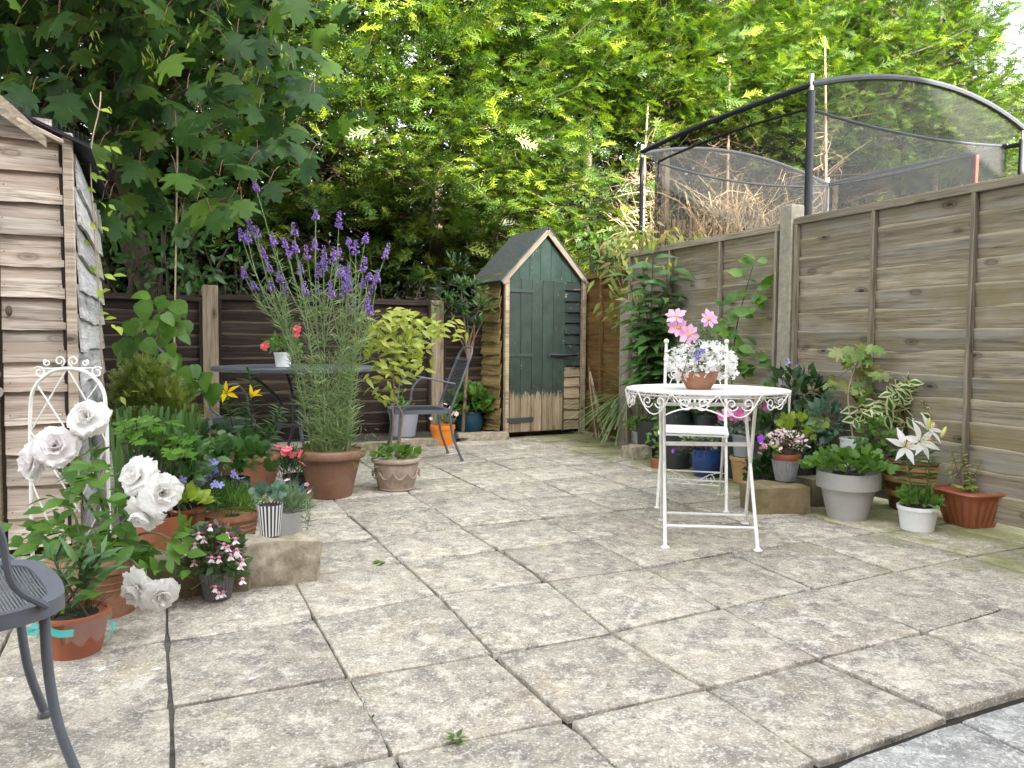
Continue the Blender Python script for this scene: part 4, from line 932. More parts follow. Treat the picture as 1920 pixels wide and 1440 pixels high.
# ================================================================== furniture
def rot_frame(yaw):
    """fx = facing direction, sx = its left, both horizontal"""
    f = V(math.cos(yaw), math.sin(yaw), 0); return f, V(-f[1], f[0], 0)
def mesh_chair(label, c, yaw, seatz=.41, arms=True, back=True):
    """slender grey steel garden chair: mesh seat and tall rounded mesh back"""
    f, s = rot_frame(yaw); root = thing('mesh_chair', label, 'chair', c, 'grey mesh garden chairs')
    def q(x, y, z): return np.asarray(c)+f*x+s*y+V(0, 0, z)
    W, Dp = .22, .22
    ring = []
    for (x, y) in [(-Dp, -W+.03), (-Dp, W-.03), (-.05, W+.005), (Dp-.10, W), (Dp-.02, W-.05), (Dp, W*.45), (Dp+.005, 0), (Dp, -W*.45), (Dp-.02, -W+.05), (Dp-.10, -W), (-.05, -W-.005)]: ring.append((x, y))
    P = [q(x, y, seatz) for x, y in ring]; sm = catmull(P+[P[0]], 4)
    mb = MB(); n = len(sm); vs = []
    cen = q(0, 0, seatz)
    for p in sm:
        d = nrm((p-cen)*V(1, 1, 0)); vs += [p+V(0, 0, .010), p-d*.034+V(0, 0, .006), p-d*.034-V(0, 0, .008), p-V(0, 0, .022)]
    fs = [(4*i+j, 4*i+4+j, 4*i+4+(j+1) % 4, 4*i+(j+1) % 4) for i in range(n-1) for j in range(4)]
    mb.add(vs, fs).build('seat_frame', M['grey_metal'], root, sharp=.5)
    wm = MB(); ks = np.arange(-Dp+.02, Dp-.01, .0065)
    for x in ks:
        y1 = W-.02 if x < Dp-.1 else W-.02-(x-(Dp-.1))*.55; wm.tube([q(x, -y1, seatz+.002), q(x, 0, seatz-.004), q(x, y1, seatz+.002)], .0026, 4, False)
    for y in np.arange(-W+.04, W-.03, .013): wm.tube([q(-Dp+.02, y, seatz-.003), q(Dp-.04, y, seatz-.003)], .0015, 3, False)
    tag(wm.build('seat_mesh', M['dark_metal'], root), kind='stuff')
    for y in (-1, 1):
        lg = catmull([q(Dp-.05, y*(W-.045), seatz-.01), q(Dp-.045, y*(W-.05), seatz*.66), q(Dp-.03, y*(W-.04), seatz*.35), q(Dp+.005, y*(W-.015), .012)], 4)
        o = MB().tube(lg, .0105, 10).build('leg', M['grey_metal'], root)
        MB().lathe([(.010, 0), (.016, .004), (.017, .012), (.012, .02)], lg[-1]-V(0, 0, .012), 12).build('foot', M['grey_metal'], o)
        lg = catmull([q(-Dp+.0, y*(W-.03), seatz), q(-Dp-.03, y*(W-.03), seatz*.5), q(-Dp-.10, y*(W-.01), .012)], 4)
        o = MB().tube(lg, .0105, 10).build('leg', M['grey_metal'], root)
        MB().lathe([(.010, 0), (.015, .004), (.015, .014), (.012, .02)], lg[-1]-V(0, 0, .012), 12).build('foot', M['grey_metal'], o)
        if arms:
            ar = catmull([q(Dp-.05, y*(W-.01), seatz+.005), q(Dp-.11, y*(W+.012), seatz+.07), q(Dp-.13, y*(W+.02), seatz+.18), q(Dp-.18, y*(W+.02), seatz+.245), q(-.02, y*(W+.02), seatz+.26), q(-Dp-.05, y*(W-.03), seatz+.21)], 6)
            MB().tube(ar, .0075, 8).build('arm', M['grey_metal'], root)
    if back:
        hz = .50; lean = .20
        def bq(u, y): return q(-Dp-.01-lean*u, y, seatz+hz*u)
        fr = catmull([bq(-.02, -W+.03), bq(.5, -W+.035), bq(.85, -W+.045), bq(.965, -W+.085), bq(1.0, -W*.35), bq(1.0, W*.35), bq(.965, W-.085), bq(.85, W-.045), bq(.5, W-.035), bq(-.02, W-.03)], 5)
        MB().tube(fr, .0095, 8).build('back_frame', M['grey_metal'], root)
        wm = MB()
        for u in np.arange(.08, .80, .022): wm.tube([bq(u, -W+.035), bq(u, W-.035)], .0026, 4, False)
        for y in np.arange(-W+.06, W-.05, .04): wm.tube([bq(.08, y), bq(.79, y)], .0015, 3, False)
        tag(wm.build('back_mesh', M['dark_metal'], root), kind='stuff')
        MB().tube([bq(.80, -W+.035), bq(.80, W-.035)], .006, 6).build('back_rail', M['grey_metal'], root)
    return root
# nearest chair, at the left edge: front legs at two measured feet
l1, l2 = V(-.905, 1.53, 0), V(-1.165, 1.825, 0); mid = (l1+l2)/2; fy = math.atan2(-(l1-l2)[0]*-1, 0)
fd = nrm(np.cross(l2-l1, V(0, 0, 1))); yw = math.atan2(fd[1], fd[0])
mesh_chair('grey mesh chair cut off by the left edge, nearest the camera', mid-fd*.225, yw, .405)
r1, r2 = G(868, 866), G(838, 850); fd2 = nrm(np.cross(V(0, 0, 1), r1-r2)); fd2 = fd2 if fd2[0] < 0 else -fd2
mesh_chair('grey mesh chair facing left with its high back beside the blue pot', (r1+r2)/2+fd2*.32, math.atan2(fd2[1], fd2[0]), .41)
mesh_chair('grey mesh chair half hidden by plants left of the garden table', V(-1.98, 4.95, 0), .9, .41)
# grey round garden table
tc = V(-1.72, 5.95, 0); gt = thing('garden_table', 'round grey metal garden table behind the purple flowers', 'table', tc)
MB().lathe([(.02, .715), (.60, .715), (.635, .722), (.638, .742), (.625, .752), (.60, .748), (.02, .748)], tc, 48).build('table_top', M['grey_metal'], gt)
for k in range(4):
    a = k*PI/2+.5; d = V(math.cos(a), math.sin(a), 0)
    lg = catmull([tc+d*.46+V(0, 0, .715), tc+d*.32+V(0, 0, .66), tc+d*.12+V(0, 0, .45), tc+d*.16+V(0, 0, .22), tc+d*.42+V(0, 0, .01)], 5)
    MB().tube(lg, .013, 8).build('leg', M['dark_metal'], gt)
MB().tube([tc+V(math.cos(a), math.sin(a), 0)*.155+V(0, 0, .3) for a in np.linspace(0, 2*PI, 25)], .008, 6).build('leg_ring', M['dark_metal'], gt)

# ------------------------------------------------------------------ white bistro set
W_ = M['white_paint']
BC = at(1325, 728, 3.72); BTZ = BC[2]; BC = V(BC[0], BC[1], 0)
bt = thing('bistro_table', 'round white metal bistro table with scrolled apron and folding legs', 'table', BC)
R_ = .392
rimp = [BC+V(R_*math.cos(a), R_*math.sin(a), BTZ-.006) for a in np.linspace(0, 2*PI, 49)]
MB().tube(rimp, .007, 8).build('rim', W_, bt)
k = 0
for y in np.arange(-R_+.02, R_-.015, .0215):
    h = math.sqrt(max(R_*R_-y*y, 0))-.004; MB().box(BC+V(0, y, BTZ-.003), 2*h, .0165, .003).build('slat', W_, bt, smooth=False)
for x in np.arange(-R_+.05, R_-.03, .07):
    h = math.sqrt(R_*R_-x*x)-.006; MB().box(BC+V(x, 0, BTZ-.0065), .016, 2*h, .0025).build('cross_strip', W_, bt, smooth=False)
for kk in range(12):                     # scrolls hanging below the rim
    a = kk*2*PI/12+.13; c0 = BC+V(math.cos(a), math.sin(a), 0)*(R_-.004)+V(0, 0, BTZ-.05); tg = V(-math.sin(a), math.cos(a), 0); up = V(0, 0, 1)
    sc = MB()
    for s_ in (-1, 1): sc.tube(spiral(c0+tg*.038*s_, .032, 1.35, tg*s_, up, -PI*.9, 22, .2), .0032, 5)
    sc.tube(curve(c0+tg*-.10+V(0, 0, .04), c0+tg*.10+V(0, 0, .04), (0, 0, -.10*(1 if kk % 2 else .6)), 9), .0032, 5)
    sc.build('scroll', W_, bt)
MB().tube([BC+V((R_-.006)*math.cos(a), (R_-.006)*math.sin(a), BTZ-.022) for a in np.linspace(0, 2*PI, 41)], .0035, 5).build('apron_ring', W_, bt)
ft = [G(1247, 1028), G(1421, 1034), G(1241, 977), G(1397, 983)]
tp = [at(1244, 765, 3.98), at(1393, 772, 3.98), at(1238, 757, 3.46), at(1418, 757, 3.46)]
for i in range(4):
    o = MB().tube([ft[i]+V(0, 0, .006), tp[i]*V(1, 1, 0)+V(0, 0, BTZ-.012)], .0085, 8).build('leg', W_, bt)
    MB().lathe([(.012, 0), (.021, .003), (.021, .008), (.012, .013)], ft[i], 14).build('foot_disc', W_, o)
def lp(i, f): return ft[i]+(tp[i]*V(1, 1, 0)+V(0, 0, BTZ-.012)-ft[i])*f
MB().tube([lp(0, .125), lp(1, .125)], .0075, 8).build('stretcher', W_, bt)
MB().tube([lp(2, .075), lp(3, .075)], .0075, 8).build('stretcher', W_, bt)
MB().tube([lp(0, .93), lp(1, .93)], .0075, 8).build('top_bar', W_, bt); MB().tube([lp(2, .93), lp(3, .93)], .0085, 8).build('top_bar', W_, bt)
MB().bar(lp(0, .62), lp(1, .62), .006, .02).build('flat_brace', W_, bt, smooth=False)
# chair
cf = [G(1233, 952), G(1362, 960), G(1244, 926), G(1354, 930)]
CC = sum(cf)/4; bc = thing('bistro_chair', 'white metal bistro chair with scrolled back behind the bistro table', 'chair', CC)
bx = nrm((cf[1]-cf[0])); by = nrm(np.cross(V(0, 0, 1), bx))            # by points away from the camera
wd = np.linalg.norm(cf[1]-cf[0])/2
def cq(x, y, z): return CC+bx*x+by*y+V(0, 0, z)
SZ = .44
bl, br_ = cq(-wd*.98, .21, 0), cq(wd*.98, .21, 0)
for sgn in (-1, 1):
    p0 = cq(sgn*wd, -.24, .006); p1 = cq(sgn*wd*.98, .20, SZ+.02); top = cq(sgn*wd*.96, .26, .955)
    o = MB().tube(np.array([p0, cq(sgn*wd, -.02, SZ*.5), p1, top]), .0095, 8).build('back_post', W_, bc)
    MB().sphere(top+V(0, 0, .012), .017, 12, 8).build('finial', W_, o); MB().lathe([(.012, 0), (.02, .003), (.02, .008), (.011, .013)], p0-V(0, 0, .006), 12).build('foot_disc', W_, o)
    p0 = cq(sgn*wd*.86, .25, .006); o = MB().tube([p0, cq(sgn*wd*.88, -.18, SZ-.02)], .0085, 8).build('leg', W_, bc)
    MB().lathe([(.012, 0), (.02, .003), (.02, .008), (.011, .013)], p0-V(0, 0, .006), 12).build('foot_disc', W_, o)
for i in range(11):
    y = -.20+i*.039; MB().box(cq(0, y, SZ), 2*wd*1.03, .030, .004, np.stack([bx, by, V(0, 0, 1)], 1)).build('seat_slat', W_, bc, smooth=False)
for sgn in (-1, 1): MB().bar(cq(sgn*wd*.98, -.22, SZ-.008), cq(sgn*wd*.98, .22, SZ-.008), .016, .012).build('seat_rail', W_, bc, smooth=False)
MB().bar(cq(-wd, -.222, SZ-.01), cq(wd, -.222, SZ-.01), .006, .010).build('seat_rail', W_, bc, smooth=False)
def bk(x, z): return cq(x, .205+.055*(z-SZ)/.5, z)
MB().tube([bk(-wd*.96, .90), bk(0, .985), bk(wd*.96, .90)], .0065, 6).build('top_rail', W_, bc)
MB().tube([bk(-wd*.96, .83), bk(wd*.96, .83)], .005, 6).build('back_rail', W_, bc)
MB().tube(curve(bk(-wd*.96, .50), bk(wd*.96, .50), (0, 0, .05), 9), .005, 6).build('back_rail', W_, bc)
MB().tube([cq(-wd, .02, .13), cq(wd, .02, .13)], .006, 6).build('stretcher', W_, bc)
MB().tube([cq(-wd*.93, .22, .150), cq(wd*.93, .22, .150)], .005, 6).build('stretcher', W_, bc); MB().tube([cq(-wd*.93, .24, .065), cq(wd*.93, .24, .065)], .005, 6).build('stretcher', W_, bc)
sc = MB()
for sgn in (-1, 1):
    sc.tube(spiral(cq(sgn*.10, .23, .108), .033, 1.4, bx*sgn, V(0, 0, 1), -PI/2, 20, .2), .003, 5); sc.tube(curve(cq(sgn*.19, .23, .145), cq(sgn*.02, .23, .08), (0, 0, .02), 7), .003, 5)
sc.build('lower_scroll', W_, bc)
for sgn in (-1, 1):
    sc = MB(); sc.tube(spiral(bk(sgn*wd*.70, .76), .032, 1.5, bx*-sgn, V(0, 0, 1), PI, 22, .2), .0035, 5); sc.tube(spiral(bk(sgn*wd*.45, .90), .03, 1.4, bx*sgn, V(0, 0, 1), 0, 20, .2), .0035, 5)
    sc.tube(curve(bk(sgn*wd*.75, .73), bk(sgn*wd*.55, .57), bx*sgn*.03, 8), .0035, 5); sc.build('back_scroll', W_, bc)
lat = MB()
for i in range(7):
    x = -.105+i*.035; lat.bar(bk(x*(1.15), .80), bk(x*.8, .56), .003, .012, up=bx)
for i in range(6):
    z = .57+i*.04; lat.bar(bk(-.11, z), bk(.11, z), .0035, .012, up=V(0, 0, 1))
lat.build('lattice_panel', W_, bc, smooth=False)

# ================================================================== pots and plants
def potspec(x, yb, yt, wt, wb, z0=0.0):
    g = G(x, yb, z0); d0 = g[1]; rb = wb/2*d0/F; c = g+nrm(g*V(1, 1, 0))*rb; top = at(x, yt, c[1]); return c, top[2]-z0, rb, wt/2*c[1]/F
def pot(root, c, H, rb, rt, mat, rim=None, bulge=0, soil=.9, mod=None, n=36, name='pot', ribs=None, thick=.008):
    prof = [(rb*.96, 0)]
    for i in range(9):
        t = i/8; r = rb+(rt-rb)*t+bulge*rt*math.sin(PI*min(1, t*1.05)); z = H*t
        if ribs and i in ribs: prof += [(r, z-.003), (r+.003, z), (r, z+.003)]
        else: prof.append((r, z))
    ri = max(rt-thick, rt*.85); prof += [(ri, H), (ri*.97, H*soil-.006)]
    o = MB().lathe(prof, c, n, mod).build(name, mat, root)
    if rim:
        rh, ro = rim; q = [(rt-.004, H-rh), (rt+ro*.8, H-rh), (rt+ro, H-rh*.8), (rt+ro, H-rh*.15), (rt+ro*.7, H+.002), (ri-.001, H+.002), (ri-.002, H-.01)]
        MB().lathe(q, c, n).build('rim', mat, o)
    MB().lathe([(.01, -.002), (ri*.96, -.002), (ri*.96, .0), (ri*.5, .006), (.01, .008)], c+V(0, 0, H*soil), 20).build('soil', M['compost'], root)
    return c+V(0, 0, H*soil)
def T_star(n, r2=.42, cup=.15, notch=False):
    o = []
    for i in range(n):
        for j, (da, r) in enumerate(((-.36, .82), (-.15, 1.0), (.15, 1.0), (.36, .82))): a = 2*PI*(i+da)/n; o.append((r*math.cos(a), r*math.sin(a)))
        a = 2*PI*(i+.5)/n; o.append((r2*math.cos(a), r2*math.sin(a)))
    v, f = T_fan(o, -cup, 0, (0, 0)); return v, f
PET = T_leaf(.95, .12, .16, 4, .68); PETW = T_leaf(.6, .18, .1, 4, .72); LILP = T_leaf(.42, .45, .10, 5, .5); LANCE = T_leaf(.25, .35, .1, 4, .35); LANCEB = T_leaf(.40, .55, .1, 5, .4)
OVAL = T_leaf(.58, .22, .12, 4, .42); SMALL = T_leaf(.6, .15, .1, 2, .45); BLADE = T_leaf(.035, .45, .0, 4, .2); NEEDLE = T_leaf(.09, .15, 0, 1, .5) if False else T_leaf(.1, .12, .05, 2, .4)
LOB = T_fan(LOBE3, .25); HRT = T_fan(HEART, .3, c=(0, .4)); RND = T_fan(ROUND, .2, c=(0, .5)); OAKT = T_fan(OAK, .2, c=(0, .5)); STAR5 = T_star(5, .4, .2); STAR5F = T_star(5, .6, .1)
def flower(root, c, axis, rings, mat, rng, eye=None, name='flower', key='petal', eyer=.01):
    """rings: (count, angle from axis, length, template, start offset)"""
    ax = nrm(np.asarray(axis, float)); u = nrm(np.cross(ax, V(.3, .2, .93))); v = np.cross(ax, u)
    o = MB().sphere(c, eyer, 8, 6).build(name, eye or L_STEM, root)
    for (n, th, ln, tm, ky, off) in rings:
        a = off+np.arange(n)*2*PI/n+rng.normal(size=n)*.1; th_ = th+rng.normal(size=n)*.13
        rad = np.outer(np.cos(a), u)+np.outer(np.sin(a), v); D = ax*np.cos(th_)[:, None]+rad*np.sin(th_)[:, None]
        U = ax*np.sin(th_)[:, None]-rad*np.cos(th_)[:, None]
        pieces('petal', ky, tm, mat, o, np.asarray(c)+rad*.004, D, U, ln*rng.uniform(.88, 1.1, n))
    return o
L_STEM = M['stem']
def rose(root, c, axis, R, mat, rng):
    P4 = T_petal(1.2, -.10, .3, .025, 3); PO = T_petal(1.3, .22, .06, .045, 5)
    flower(root, c, axis, [(3, .25, R*.52, P4, 'rose_inner', 0), (4, .5, R*.68, P4, 'rose_inner', .6), (6, .78, R*.82, P4, 'rose_inner', .2), (6, 1.05, R*.92, PO, 'rose_outer', .9), (7, 1.35, R, PO, 'rose_outer', .4), (7, 1.65, R*1.02, PO, 'rose_outer', .1)], mat, rng, name='rose_bloom', eyer=R*.12)
def leafy_stem(root, a, b, rng, tm, key, lm, n, size, r=.004, sm=None, t0=.15, up=.3, bow=None, ang=1.0, asobj=True, flat=0, taper=.3):
    pts = curve(a, b, rng.normal(size=3)*.02 if bow is None else bow, 7); MB().tube(pts, np.linspace(r, r*.55, 7), 6).build('stem', sm or M['stem'], root)
    t = np.linspace(t0, 1, n); P = np.array([np.array([np.interp(x, np.linspace(0, 1, 7), pts[:, k]) for k in range(3)]) for x in t]); ax = nrm(b-a)
    ph = rng.uniform(0, 6)+np.arange(n)*2.4+rng.normal(size=n)*.3; u = nrm(np.cross(ax, V(.2, .9, .1))); v = np.cross(ax, u)
    rad = np.outer(np.cos(ph), u)+np.outer(np.sin(ph), v); D = rad*ang+ax*up+rng.normal(size=(n, 3))*.12; U = ax-rad*.2+rng.normal(size=(n, 3))*.1+V(0, -.55, 0)
    S = size*(1-taper*t)*rng.uniform(.8, 1.15, n)
    if asobj: pieces('leaf', key, tm, lm, root, P, D, U, S)
    else: scatter('leaves', tm, lm, root, P, D, U, S, rng)
    return pts
def faces(root, rng, tm, mat, P, size, name='flowers', axis=(0, -.6, .6), jit=.6):
    P = np.asarray(P); n = len(P); U = V(*axis)+rng.normal(size=(n, 3))*jit; return scatter(name, tm, mat, root, P, rng.normal(size=(n, 3)), U, size*rng.uniform(.8, 1.2, n), rng)
def potted(name, label, cat, spec, mat, group=None, **k):
    c, H, rb, rt = spec; root = thing(name, label, cat, c, group); s = pot(root, c, H, rb, rt, mat, **k); return root, s, spec
GP = 'potted plants on the patio'

# ---- rose with trellis
rng = np.random.default_rng(201)
root, s, sp_ = potted('potted_rose', 'white flowering rose bush in a large terracotta pot by the pale shed', 'rose bush', potspec(192, 1165, 1036, 172, 122), M['terracotta'], GP, rim=(.04, .006), ribs=(4, 5, 6))
Yr = s[1]
def R3(px, py, dy=0): return at(px, py, Yr+dy)
tips = [(165, 800, 0), (85, 862, -.02), (270, 925, -.05), (283, 960, -.08), (280, 1085, -.16), (320, 1010, -.1), (120, 950, 0), (210, 960, .05), (70, 1000, 0), (330, 1050, -.1), (160, 900, .05)]
st = MB()
for (x, y, dy) in tips: MB().tube(curve(s+rng.normal(size=3)*V(.03, .03, 0), R3(x, y, dy), V(rng.normal()*.02, 0, .05), 7), np.linspace(.006, .0028, 7), 6).build('stem', M['stem'], root)
PP = []
for (x, y, n_, sx, sy_) in [(150, 850, 10, 45, 40), (120, 930, 16, 55, 35), (210, 930, 18, 50, 40), (110, 1000, 26, 60, 35), (200, 1010, 30, 70, 30), (300, 1030, 20, 38, 35), (305, 1085, 12, 30, 22), (240, 1000, 22, 70, 35), (80, 1010, 14, 30, 25), (170, 880, 10, 40, 30), (20, 985, 6, 26, 25)]:
    for _ in range(n_): PP.append(R3(x+rng.normal()*sx*.6, y+rng.normal()*sy_*.6, rng.normal()*.07-.03))
BL = [(165, 784, -.02, (.05, -.8, .45), .066, 'white'), (104, 838, -.05, (.35, -.85, .3), .072, 'blush'), (62, 864, -.04, (-.5, -.8, .1), .062, 'blush'), (262, 893, -.07, (-.4, -.85, .4), .072, 'white'), (302, 924, -.10, (.65, -.75, .15), .064, 'white'), (272, 962, -.14, (-.25, -.7, -.6), .062, 'white'), (264, 1102, -.22, (-.45, -.7, -.35), .070, 'white'), (300, 1114, -.24, (.55, -.7, -.35), .055, 'white')]
PP = np.array([p for p in PP if all(math.hypot(proj(p)[0]-b[0], proj(p)[1]-b[1]) > 42 for b in BL)]); n = len(PP)
pieces('leaf', 'rose_leaf', OVAL, L['fresh'], root, PP, rng.normal(size=(n, 3))*V(1, .6, .4)+V(0, -.25, -.1), V(0, -.45, .9)+rng.normal(size=(n, 3))*.35, .085*rng.uniform(.55, 1.1, n))
for (x, y, dy, ax, R, mt) in BL:
    rose(root, R3(x, y, dy), ax, R, Q[mt], rng)
tg = thing('arched_trellis', 'white metal arched trellis with scrolls behind the rose', 'trellis', R3(130, 1040, .12)*V(1, 1, 0))
Yt = Yr+.13
def t3(px, py): return at(px, py, Yt)
arc = catmull([t3(62, 1075), t3(58, 900), t3(57, 770), t3(66, 725), t3(95, 698), t3(128, 691), t3(162, 698), t3(190, 725), t3(199, 770), t3(203, 900), t3(207, 1075)], 5)
MB().tube(arc, .0065, 8).build('arch', W_, tg)
for a, b in [((70, 722), (120, 800)), ((124, 694), (60, 805)), ((128, 694), (166, 758)), ((186, 718), (155, 760)), ((58, 810), (100, 880)), ((120, 800), (60, 905)), ((166, 758), (200, 830)), ((60, 905), (95, 990)), ((60, 980), (105, 1040)), ((204, 830), (140, 960)), ((100, 880), (150, 960)), ((203, 930), (160, 1010))]:
    MB().tube([t3(*a), t3(*b)], .0028, 6).build('lattice_rod', W_, tg)
ux, uz = V(1, 0, 0), V(0, 0, 1)
for (x, y, r, sg, a0) in [(112, 677, .019, 1, -1.2), (138, 677, .019, -1, -1.2), (74, 698, .022, -1, .6), (182, 698, .022, 1, .6), (88, 680, .013, 1, 2), (160, 680, .012, -1, 2)]:
    MB().tube(spiral(t3(x, y), r, 1.25, ux*sg, uz, a0, 22, .35), .0028, 6).build('scroll', W_, tg)
MB().tube([t3(78, 691), t3(180, 690)], .0026, 6).build('cross_rod', W_, tg)

# ---- lily shoots in a plastic pot, cling film and tape
rng = np.random.default_rng(202)
root, s, sp_ = potted('potted_lily', 'young lily shoots in a small terracotta coloured plastic pot wrapped in film', 'lily pot', potspec(142, 1238, 1145, 122, 92), M['terra_plastic'], GP, rim=(.012, .003))
c, H, rb, rt = sp_
for (x, y) in [(100, 1040), (145, 1052), (188, 1040), (115, 1100), (60, 1085)]:
    b = s+V(rng.normal()*.03, rng.normal()*.03, 0); e = at(x, y, c[1]+rng.normal()*.04)
    leafy_stem(root, b, e, rng, LANCE, 'lily_leaf', L['lily'], 15, .125, .006, M['stem_dark'], .45, .9, ang=.7)
pieces('leaf', 'lily_leaf_broad', OVAL, L['fresh'], root, [at(140, 1120, c[1]-.05), at(120, 1150, c[1]-.05)], [V(.9, -.2, .3), V(.2, -.4, .5)], [V(0, -.6, .8)]*2, [.085, .06])
n = 70; a = rng.uniform(0, 6.3, n); scatter('grass', BLADE, L['dark'], root, s+np.stack([np.cos(a), np.sin(a), 0*a], 1)*rng.uniform(0, rt*.8, n)[:, None], rng.normal(size=(n, 3))*.5+V(0, 0, .6), V(0, -1, .5), .07, rng)
fl = MB(); 
for j, (z0, z1, a0, a1) in enumerate(((.45, .95, -1.3, .6),)):
    vs = []; m_ = 14
    for i in range(m_): 
        a = a0+(a1-a0)*i/(m_-1); r = rb+(rt-rb)*.75+.006
        vs += [c+V(r*math.cos(a), r*math.sin(a), H*(z0+.1*math.sin(i*1.7))), c+V((r+.008)*math.cos(a), (r+.008)*math.sin(a), H*z1)]
    fl.add(vs, [(2*i, 2*i+2, 2*i+3, 2*i+1) for i in range(m_-1)])
fl.build('cling_film', M['film'], root)
def ribbon(pts, wd, up): 
    P = catmull(pts, 5); vs = []
    for p in P: vs += [p-np.asarray(up)*wd/2, p+np.asarray(up)*wd/2]
    return MB().add(vs, [(2*i, 2*i+2, 2*i+3, 2*i+1) for i in range(len(P)-1)])
ribbon([at(206, 1165, c[1]-.02), at(213, 1178, c[1]-.07), at(195, 1205, c[1]-.085), at(168, 1232, c[1]-.1)], .018, V(.7, 0, .7)).build('tape', M['tape'], root)
ribbon([at(52, 1182, c[1]-.05), at(75, 1170, c[1]-.07), at(105, 1188, c[1]-.115), at(138, 1187, c[1]-.13)], .02, V(.1, .2, 1)).build('tape', M['tape'], root)
ribbon([at(50, 1184, c[1]-.05), at(66, 1186, c[1]-.06), at(82, 1180, c[1]-.08)], .022, V(.1, .2, 1)).build('tape', M['tape'], root)

# ---- stones on the left
rng = np.random.default_rng(203)
a = G(545, 1085); stone('stone_block', 'rough pale stone block under the striped pot', G(500, 1105)+V(-.02, .12, .078), (.36, .17, .16), YAW-.06, rng, amp=.022)
stone('stone_block', 'dark mossy stone block behind the fuchsia', G(352, 1122)+V(0, .11, .065), (.36, .16, .13), YAW-.15, rng, plain('mossy_stone', (.17, .15, .09), .95, .5, 10, (.07, .075, .03), bmp=.9), amp=.02)
# ---- fuchsia
rng = np.random.default_rng(204)
FL = lambda k, dp: (lambda r, z, a: r*(1+dp*math.cos(k*a)))
root, s, sp_ = potted('potted_fuchsia', 'pink and white fuchsia in a small ribbed dark metal pot', 'fuchsia', potspec(408, 1128, 1068, 66, 50), M['zinc_dark'], GP, mod=FL(30, .022), n=120)
Yf = s[1]
bush(root, rng, SMALL, L['brown'], at(400, 1030, Yf), (.10, .085, .075), 240, .034); bush(root, rng, SMALL, L['mid'], at(400, 1040, Yf), (.115, .09, .085), 220, .036)
bush(root, rng, OVAL, L['fresh'], at(360, 992, Yf), (.04, .03, .025), 12, .045); bush(root, rng, OVAL, L['mid'], at(425, 1082, Yf-.05), (.05, .03, .02), 22, .035)
stems(root, M['rust'], s, [at(x, y, Yf-.02) for x, y in ((350, 1010), (380, 985), (425, 1000), (450, 1030), (355, 1045), (470, 1085))], .002, rng)
FP = T_leaf(.35, -.3, .1, 3, .5)
for (x, y) in [(352, 1030), (362, 1052), (370, 1000), (392, 985), (398, 1045), (420, 1020), (428, 1040), (440, 1010), (448, 1035), (455, 1050), (424, 1000), (404, 1100), (418, 1110), (455, 1085), (366, 1020), (432, 1025), (446, 1058), (415, 1045), (345, 1018), (380, 1008), (440, 1030), (410, 1112)]:
    cc = at(x+rng.normal()*2, y, Yf-.08+rng.normal()*.02); flower(root, cc, (rng.normal()*.2, -.2, -1), [(4, 1.9, .02, FP, 'fuchsia_sepal', rng.random())], Q['pink'], rng, Q['pink'], 'flower', eyer=.006)
    flower(root, cc-V(0, 0, .005), (0, -.1, -1), [(4, .5, .018, PET, 'fuchsia_petal', .4)], Q['blush'], rng, Q['pink'], 'flower', eyer=.004)
# ---- glazed pot with lime plant, terracotta bowl, striped pot, tall grey pot, dark pot
rng = np.random.default_rng(205)
root, s, sp_ = potted('potted_plant', 'lime leaved plant in a glossy brown glazed pot', 'potted plant', potspec(353, 1060, 952, 66, 56), M['glaze_brown'], GP, rim=(.015, .004))
bush(root, rng, HRT, L['lime'], s+V(0, 0, .05), (.085, .07, .05), 48, .05, asobj='lime_leaf', zmin=-.1); stems(root, M['stem'], s, [s+V(rng.normal()*.05, rng.normal()*.05, .06) for _ in range(8)], .002, rng)
bush(root, rng, OVAL, L['mid'], s+V(-.03, .05, .12), (.09, .07, .06), 40, .045)
root, s, sp_ = potted('potted_plant', 'fine leaved plant with pale blue star flowers in terracotta bowl', 'potted plant', potspec(436, 1040, 962, 98, 74), M['terracotta'], GP, rim=(.02, .004), ribs=(3, 4, 5, 6))
n = 900; P, d = cloud(rng, n, s+V(.0, 0, .03), (.16, .13, .12), .3, -.1); scatter('foliage', NEEDLE, L['fresh'], root, P, d*.7+V(0, 0, .5)+rng.normal(size=(n, 3))*.5, rng.normal(size=(n, 3)), .045*rng.uniform(.7, 1.3, n), rng)
Pf = np.array([at(x, y, s[1]-.1+rng.normal()*.05) for x, y in [(333, 880), (342, 900), (398, 868), (390, 885), (404, 880), (402, 908), (438, 888), (450, 897), (464, 908), (413, 910), (377, 903), (396, 895), (385, 890), (403, 870), (443, 893)]])
faces(root, rng, T_star(5, .22, .1), Q['lavender'], Pf, .022); stems(root, M['stem'], s, Pf, .0012, rng)
st_top = .160
cst = G(507, 1007, st_top); root = thing('potted_succulent', 'black and white striped pot on the stone block', 'potted plant', cst, GP)
spz = potspec(507, 1007, 945, 48, 37, st_top); c, H, rb, rt = spz
def stripemat():
    m, nt, bs, out = newmat('striped_enamel'); tc_ = nt.nodes.new('ShaderNodeTexCoord'); sx = nt.nodes.new('ShaderNodeSeparateXYZ'); nt.links.new(tc_.outputs['Object'], sx.inputs[0])
    an = math_(nt, 'ARCTAN2', sx.outputs[1], sx.outputs[0]); c_ = ramp(nt, math_(nt, 'ADD', math_(nt, 'MULTIPLY', math_(nt, 'SINE', math_(nt, 'MULTIPLY', an, 20)), .5), .5), [(.38, (.75, .75, .74)), (.46, (.05, .055, .065))])
    nt.links.new(c_, bs.inputs['Base Color']); bs.inputs['Roughness'].default_value = .4; return m
root.location = tuple(c); ORG[root.name] = c.copy(); s = pot(root, c, H, rb, rt, stripemat(), soil=.95, thick=.003)
